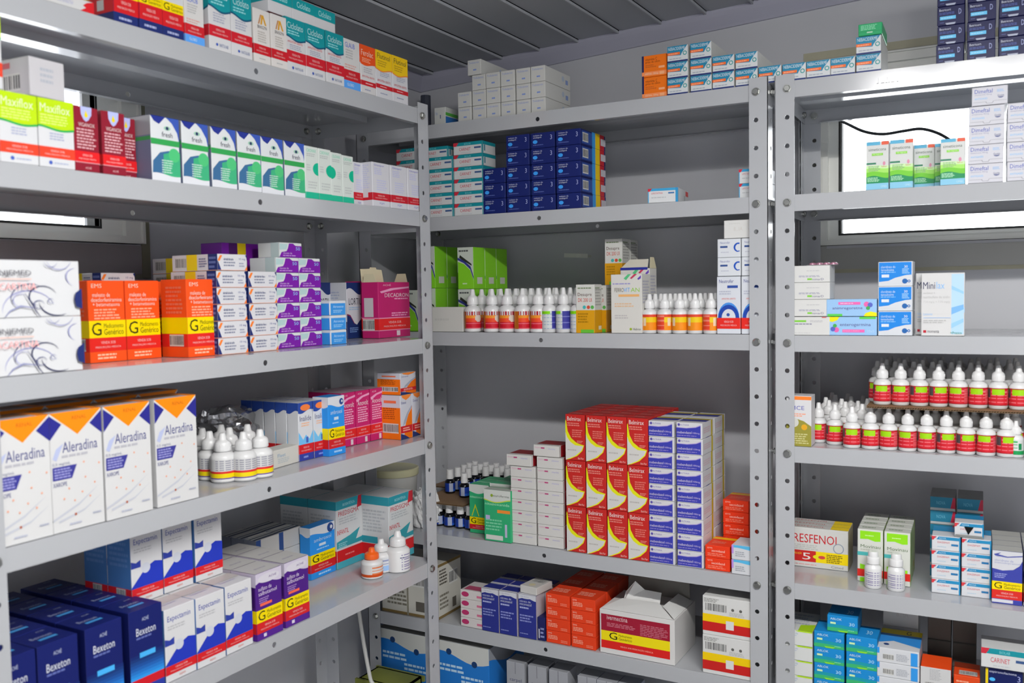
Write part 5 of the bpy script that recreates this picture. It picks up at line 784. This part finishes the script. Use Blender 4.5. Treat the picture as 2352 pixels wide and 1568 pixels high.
def bottles(u, sh, style, labf, desc, xs, wpx, yt, yb, d, rows=1, name='dropper_bottle', base=None, capm=None, bodym=None, H=None, r=None, turn=.5, pitch=None, stag=0, zt=None, grp=None, miss=()):
    zs = (u.top(sh) if base is None else base)+.0005; ym = yb-6
    dl = d if isinstance(d, list) else [d]*len(xs); d = dl[-1]
    if r is None: a = hit(u, xs[0]-wpx/2, ym, d)[0]; b = hit(u, xs[0]+wpx/2, ym, d)[0]; r = (b-a)/2
    if H is None: H = hit(u, xs[0], yt, d)[1]-zs
    ps = bottle_parts(style, H, r, labf, capm or CAPW, bodym or PLW); last = -9; out = []
    for i, x in enumerate(xs):
        s = hit(u, x, ym, dl[i])[0]; s = max(s, last+2*r+.0008) if dl[i] == dl[i-1] or i == 0 else s; last = s
        for j in range(rows):
            if (i, j) in miss: continue
            e = D.objects.new(name, None); COL.objects.link(e); e.location = u.P(s+(j % 2)*stag+random.uniform(-.0003, .0003), dl[i]+j*(pitch or 2*r+.0015), zs)
            e.rotation_euler = (0, 0, u.ang+random.uniform(-turn, turn))
            for n_, me in ps: link(n_, me, e)
            tag(e, mklabel(desc, i, len(xs), 0, 1, j, rows, u, sh), 'bottle', (grp or desc+'s') if len(xs)*rows > 1 else None); out.append(e)
    return dict(r=r, H=H, top=zs+H, objs=out)
# left rack
DARK = mat('0e1016', .15, name='dark_glass')
bg_ = bottles(L, 13, 'drop', lab_gen, 'white drops bottle with red and yellow label', [514, 562, 600], 45, 1001, 1110, [.062, .04, .035], turn=.3)
bottles(L, 13, 'drop', lab_gen, 'white drops bottle in the rear of the near cluster', [484, 530, 568], 45, 990, 1095, .096, H=bg_['H'], r=bg_['r'], turn=.4)
bottles(L, 13, 'drop', lab_gen, 'white drops bottle farthest back in the near cluster', [468, 497], 45, 990, 1085, .135, H=bg_['H'], r=bg_['r'], turn=.4)
OR = mat('f0641c', .3, name='orange_cap_plastic')
bottles(L, 18, 'drop', lab_eyeo, 'small eye drops bottle with orange cap at the front', [855], 31, 1256, 1331, .048, capm=OR, name='eye_drops_bottle')
bottles(L, 18, 'drop', lab_eyeb, 'small white eye drops bottle between orange capped ones', [877], 29, 1236, 1321, .054, name='eye_drops_bottle')
bottles(L, 18, 'drop', lab_eyeo, 'orange capped eye drops bottle half hidden at rear', [894], 24, 1242, 1312, .085, capm=OR, name='eye_drops_bottle')
bottles(L, 18, 'drop', lab_thin, 'tall white drops bottle with little print near post', [915], 33, 1217, 1318, .028, name='eye_drops_bottle')
# middle rack, third shelf
b1 = bottles(M, 9, 'drop', lab_orange, 'white drops bottle with red and orange label', [1087, 1131, 1165, 1197, 1226], 33, 664, 760, .021, rows=5, turn=1.1, name='dropper_bottle')
bottles(M, 9, 'drop', lab_green, 'white drops bottle with lime and violet label', [1262, 1291, 1315], 31, 664, 760, .021, rows=5, r=b1['r']*.88, H=b1['H'], turn=.5)
bottles(M, 9, 'drop', lab_vit, 'white vitamin bottle with red and yellow label', [1493, 1525, 1558, 1592, 1627], 33, 675, 762, .021, rows=4, turn=.8)
# middle rack, fourth shelf: dark vials on two levels
zt = M.top(18); sh_t = zt+.0545
v1 = bottles(M, 18, 'vial', lab_blue, 'dark vial with blue label under the cardboard sheet', [1009, 1033, 1058, 1078], 25, 1160, 1215, .071, rows=4, bodym=DARK, H=.053, r=.0125, name='medicine_vial')
bottles(M, 18, 'vial', lab_blue, 'dark vial hidden below the rear cardboard piece', [1075, 1100, 1125], 25, 1160, 1215, .235, rows=2, bodym=DARK, H=.053, r=.0125, name='medicine_vial')
bottles(M, 18, 'vial', lab_blue, 'dark vial with white cap, left one on the cardboard', [1034], 23, 1078, 1134, .15, bodym=DARK, H=.056, r=.0122, base=sh_t+.003, name='medicine_vial')
bottles(M, 18, 'vial', lab_blue, 'dark vial with white cap, right one on the cardboard', [1067], 23, 1078, 1144, .125, bodym=DARK, H=.056, r=.0122, base=sh_t+.003, name='medicine_vial')
bottles(M, 18, 'vial', lab_blue, 'dark vial in the second rank on cardboard', [1052, 1076], 23, 1070, 1120, .18, rows=1, bodym=DARK, H=.056, r=.0122, base=sh_t+.003, name='medicine_vial')
bottles(M, 18, 'vial', lab_blue, 'dark vial in the rear block on cardboard', [1066, 1091, 1116, 1141, 1166], 23, 1070, 1120, .215, rows=3, bodym=DARK, H=.056, r=.0122, base=sh_t+.003, name='medicine_vial')
KB = mat('86694a', .7, spot=.15, scale=50, name='corrugated_card')
def sheet(u, a, d0, d1, z, label, t=.003):
    mb = MB(); s0, s1 = a; mb.box((0, 0, 0), (s1-s0, d1-d0, t*.2), KB); mb.box((0, 0, t*.8), (s1-s0, d1-d0, t), KB)
    n = int((s1-s0)/.004)
    for i in range(n): x = i*.004; mb.add([(x, 0, t*.2), (x+.0008, 0, t*.2), (x+.0028, 0, t*.8), (x+.002, 0, t*.8), (x, d1-d0, t*.2), (x+.0008, d1-d0, t*.2), (x+.0028, d1-d0, t*.8), (x+.002, d1-d0, t*.8)], [(0,1,2,3), (7,6,5,4), (0,3,7,4), (1,5,6,2)], KB)
    o = link('cardboard_sheet', mb.mesh('cardboard_sheet'), None, u.P(s0, d0, z), u.ang); return tag(o, label, 'cardboard sheet')
sheet(M, (hit(M, 958, 1130, .06)[0], hit(M, 1079, 1130, .08)[0]), .05, .2, sh_t-.0002, 'brown cardboard sheet lying on the small dark vials')
sheet(M, (hit(M, 990, 1130, .2)[0], hit(M, 1186, 1130, .2)[0]), .201, .287, sh_t-.0002, 'rear brown cardboard piece under the white capped vials')
# right rack, fourth shelf: two levels of drops bottles
lo = bottles(R, 13, 'drop', lab_red, 'white drops bottle, red and lime label, lower level', [1880, 1918, 1957, 1997, 2038, 2079, 2121, 2163, 2205, 2248, 2290], 39, 930, 1020, [.07, .055]+[.03]*9, rows=5, turn=.35, pitch=.044, stag=.012, grp='drops bottles below the cardboard on the right rack')
bottles(R, 13, 'drop', lab_natus, 'white drops bottle with green foot band at right', [2333], 37, 966, 1049, .03, turn=.1)
tz = lo['top']+.0008
sheet(R, (hit(R, 1992, 940, .03)[0], .86), .012, .25, tz, 'brown corrugated cardboard sheet carrying the upper drops bottles')
bottles(R, 13, 'drop', lab_red, 'white drops bottle, red and lime label, upper level', [2026, 2067, 2110, 2152, 2195, 2239, 2283, 2328], 39, 838, 934, .05, rows=5, turn=.35, base=tz+.003, H=lo['H'], r=lo['r'], pitch=.044, stag=-.012, grp='drops bottles on the cardboard on the right rack')
# right rack, fifth shelf
bottles(R, 18, 'wide', lab_thin, 'small white bottle with violet print before lime cartons', [2005, 2058], 40, 1265, 1350, .036, turn=.2, name='medicine_bottle')
# ================================================================ other things
# blister strip on the white stack
m = MB(); FO = mat('b8b0b4', .25, .8, name='blister_foil'); PK = mat('b07890', .15, name='pink_blister_plastic')
m.box((-.02, -.012, 0), (.03, .03, .0006), FO)
for i in range(4):
    for j in range(2): m.lathe([(.006, .0006), (.0055, .003), (.003, .0046), (.0005, .0048)], PK, 12, c=(-.012+i*.012, 0+j*.016))
s_, z_ = hit(R, 1882, 606, .03); top = dr2['top']
tag(link('blister_pack', m.mesh('blister_pack', smooth=True), None, R.P(s_, .03, top+.0004), R.ang), 'pink pill blister strip lying on the white stack by the post', 'blister pack')
# crumpled plastic bag with a red box in it, and the long white carton in front
def blob(name, R3, m_, seed, amp, n=28, flat=True):
    rnd = random.Random(seed); ks = [(rnd.uniform(2, 9), rnd.uniform(2, 9), rnd.uniform(2, 9), rnd.uniform(0, 6)) for _ in range(9)]
    mb = MB(); vs = []; fs = []
    for j in range(n+1):
        th = math.pi*j/n
        for i in range(2*n):
            ph = math.pi*i/n; x, y, z = math.sin(th)*math.cos(ph), math.sin(th)*math.sin(ph), math.cos(th)
            q = 1+amp*sum(abs(math.sin(a*x+b*y+c*z+p))-.6 for a, b, c, p in ks)/3; X = (x*q*R3[0], y*q*R3[1], z*q*R3[2])
            vs.append((X[0], X[1], max(X[2], -R3[2]*.72)+R3[2]*.72))
    for j in range(n):
        for i in range(2*n): fs.append((j*2*n+i, (j+1)*2*n+i, (j+1)*2*n+(i+1) % (2*n), j*2*n+(i+1) % (2*n)))
    mb.add(vs, fs, m_); return mb.mesh(name, smooth=False)
FOIL = mat('cacacc', .12, .9, bump=.4, scale=35, spot=.35, name='crinkled_plastic_film')
s_, z_ = hit(L, 585, 1010, .15)
bag = link('plastic_bag', blob('plastic_bag', (.082, .04, .054), FOIL, 5, .3), None, L.P(s_-.034, .19, L.top(13)+.0005), L.ang)
tag(bag, 'crumpled shiny grey plastic bag lying behind the drops bottles', 'plastic bag')
m = MB(); m.tube([(.03, -.03, .02), (.045, -.036, .03), (.05, -.04, .022)], .006, mat('b82c3c', .4)); link('bag_fold', m.mesh('bag_fold'), bag)
cm = carton_mesh('dcdad2', [('t', 'F', 'Fleet', .2, .55, .45, .75, '7c9cb8'), ('l', 'F', .2, .2, .6, .5, 3, 'b0b8bc'), ('r', 'L', 0, 0, 1, 1, 'c8302c')], .085, .03, .032)
s_, _ = hit(L, 657, 1060, .065); o = link('syrup_carton', cm, None, L.P(s_, .062, L.top(13)+.0005), L.ang+.1); tag(o, 'flat white carton with red end before the plastic bag', 'carton')
m = MB(); m.lathe([(.013, 0), (.014, .002), (.014, .006)], mat('d8201c', .35), 24); e = link('red_end_cap', m.mesh('red_end_cap', smooth=True), o, (-.0435, .016, .015)); e.rotation_euler = (0, -math.pi/2, 0)
cm = carton_mesh('d4d2cc', [('r', 'L', 0, 0, 1, 1, 'a82c2c'), ('b', 0, .1, 'a82c2c')], .1, .04, .05)
s_, _ = hit(L, 480, 960, .24); tag(link('syrup_carton', cm, None, L.P(s_, .245, L.top(13)+.0005), L.ang), 'dim white carton with red end behind the plastic bag', 'carton')
# white tub with cream lid and crumpled paper seen between the two racks
m = MB(); m.lathe([(.047, 0), (.05, .004), (.054, .1), (.054, .102)], mat('c8c8c4', .35, name='tub_plastic'), 36); s_, _ = hit(M, 905, 1140, .09)
tub = D.objects.new('plastic_tub', None); COL.objects.link(tub); tub.location = M.P(s_, .095, M.top(18)+.012); tag(tub, 'white plastic tub with cream lid behind the left rack post', 'tub')
tub.location.z = M.top(18)+.0005
link('tub', m.mesh('tub', smooth=True), tub)
m = MB(); m.lathe([(.057, .1025), (.058, .105), (.058, .118), (.055, .12), (.053, .119)], mat('d2cfa8', .4, name='cream_lid'), 36); link('lid', m.mesh('lid', smooth=True), tub)
PAPER = mat('d8d8d8', .5, bump=.3, scale=30, name='crumpled_tissue')
s_, _ = hit(M, 975, 1110, .045); tag(link('crumpled_paper', blob('crumpled_paper', (.033, .03, .05), PAPER, 11, .3, n=20), None, M.P(s_-.005, .05, M.top(18)+.0005)), 'crumpled white tissue paper beside the white tub', 'paper')
# cable hanging before the right window, cords
BK = mat('1c2024', .5, name='black_cable'); WH = mat('c8c8c4', .4, name='white_cord')
def spline(P, n=10):
    out = []
    for i in range(len(P)-1):
        p0, p1, p2, p3 = [Vector(P[max(0, min(len(P)-1, k))]) for k in (i-1, i, i+1, i+2)]
        for j in range(n): t = j/n; out.append(.5*((2*p1)+(p2-p0)*t+(2*p0-5*p1+4*p2-p3)*t*t+(3*p1-p0-3*p2+p3)*t*t*t))
    return out+[Vector(P[-1])]
pts = [(1900, 262), (1945, 284), (1985, 302), (2028, 308), (2075, 301), (2115, 296), (2152, 305), (2182, 322), (2215, 350)]
m = MB(); m.tube(spline([onax(x, y, 1, YB-.035) for x, y in pts]), .003, BK); tag(link('hanging_cable', m.mesh('hanging_cable', smooth=True)), 'thin black cable sagging across the bright back window', 'cable')
m = MB(); P_ = [hit(M, x, y, -.134) for x, y in ((812, 1330), (824, 1400), (836, 1480), (850, 1555), (864, 1620))]; P_ = [M.P(a, -.134, z) for a, z in P_]; P_[0].z += .02
P_.append(Vector((P_[-1].x+.02, P_[-1].y, .4))); P_.append(Vector((P_[-1].x+.05, P_[-1].y-.05, .004)))
m.tube(spline(P_), .0042, WH); tag(link('power_cord', m.mesh('power_cord', smooth=True)), 'white cord hanging down below the left rack', 'cord')
m = MB(); a = onax(790, 815, 1, YB-.02); b = onax(815, 905, 1, YB-.02); m.tube([a+Vector((-.02, 0, .2)), a, b, b+Vector((.03, 0, -.3))], .004, mat('20284c', .5)); tag(link('wall_cable', m.mesh('wall_cable')), 'dark blue cable slanting down the wall in the corner', 'cable')
# painted reflection, a pale strip on the back wall above the drops bottles
m = MB(); a = onax(1296, 586, 1, YB); b = onax(1350, 590, 1, YB); m.box((0, -.0008, -.005), (b.x-a.x, 0, .005), mat('f2f2ec', .25, name='reflection_paint')); m.box((b.x-a.x+.002, -.0008, -.003), (b.x-a.x+.01, 0, .002), mat('d4d4cc', .3))
o = link('painted_reflection', m.mesh('painted_reflection'), None, (a.x, YB-.0003, a.z)); o.rotation_euler = (0, .06, 0); tag(o, 'short pale painted reflection on the wall behind the bottles', 'painted_glint')
# yellow-green crate standing on the floor below the left rack
YG = mat('7c8234', .5, name='yellow_green_plastic'); a = onax(824, 1556, 1, -.1); b = onax(925, 1560, 1, -.1)
m = MB(); x0, x1 = a.x, b.x; z1 = a.z; y0 = -.1; y1 = -.03
for p, q in (((x0, y0, 0), (x1, y0+.004, z1)), ((x0, y1-.004, 0), (x1, y1, z1)), ((x0, y0, 0), (x0+.004, y1, z1)), ((x1-.004, y0, 0), (x1, y1, z1)), ((x0, y0, 0), (x1, y1, .004)), ((x0-.006, y0-.006, z1-.012), (x1+.006, y0, z1)), ((x0-.006, y1, z1-.012), (x1+.006, y1+.006, z1)), ((x0, y0, z1-.004), (x1, y1, z1))): m.box(p, q, YG)
tag(link('plastic_bin', m.mesh('plastic_bin')), 'tall yellow green plastic bin under the cord between racks', 'bin')
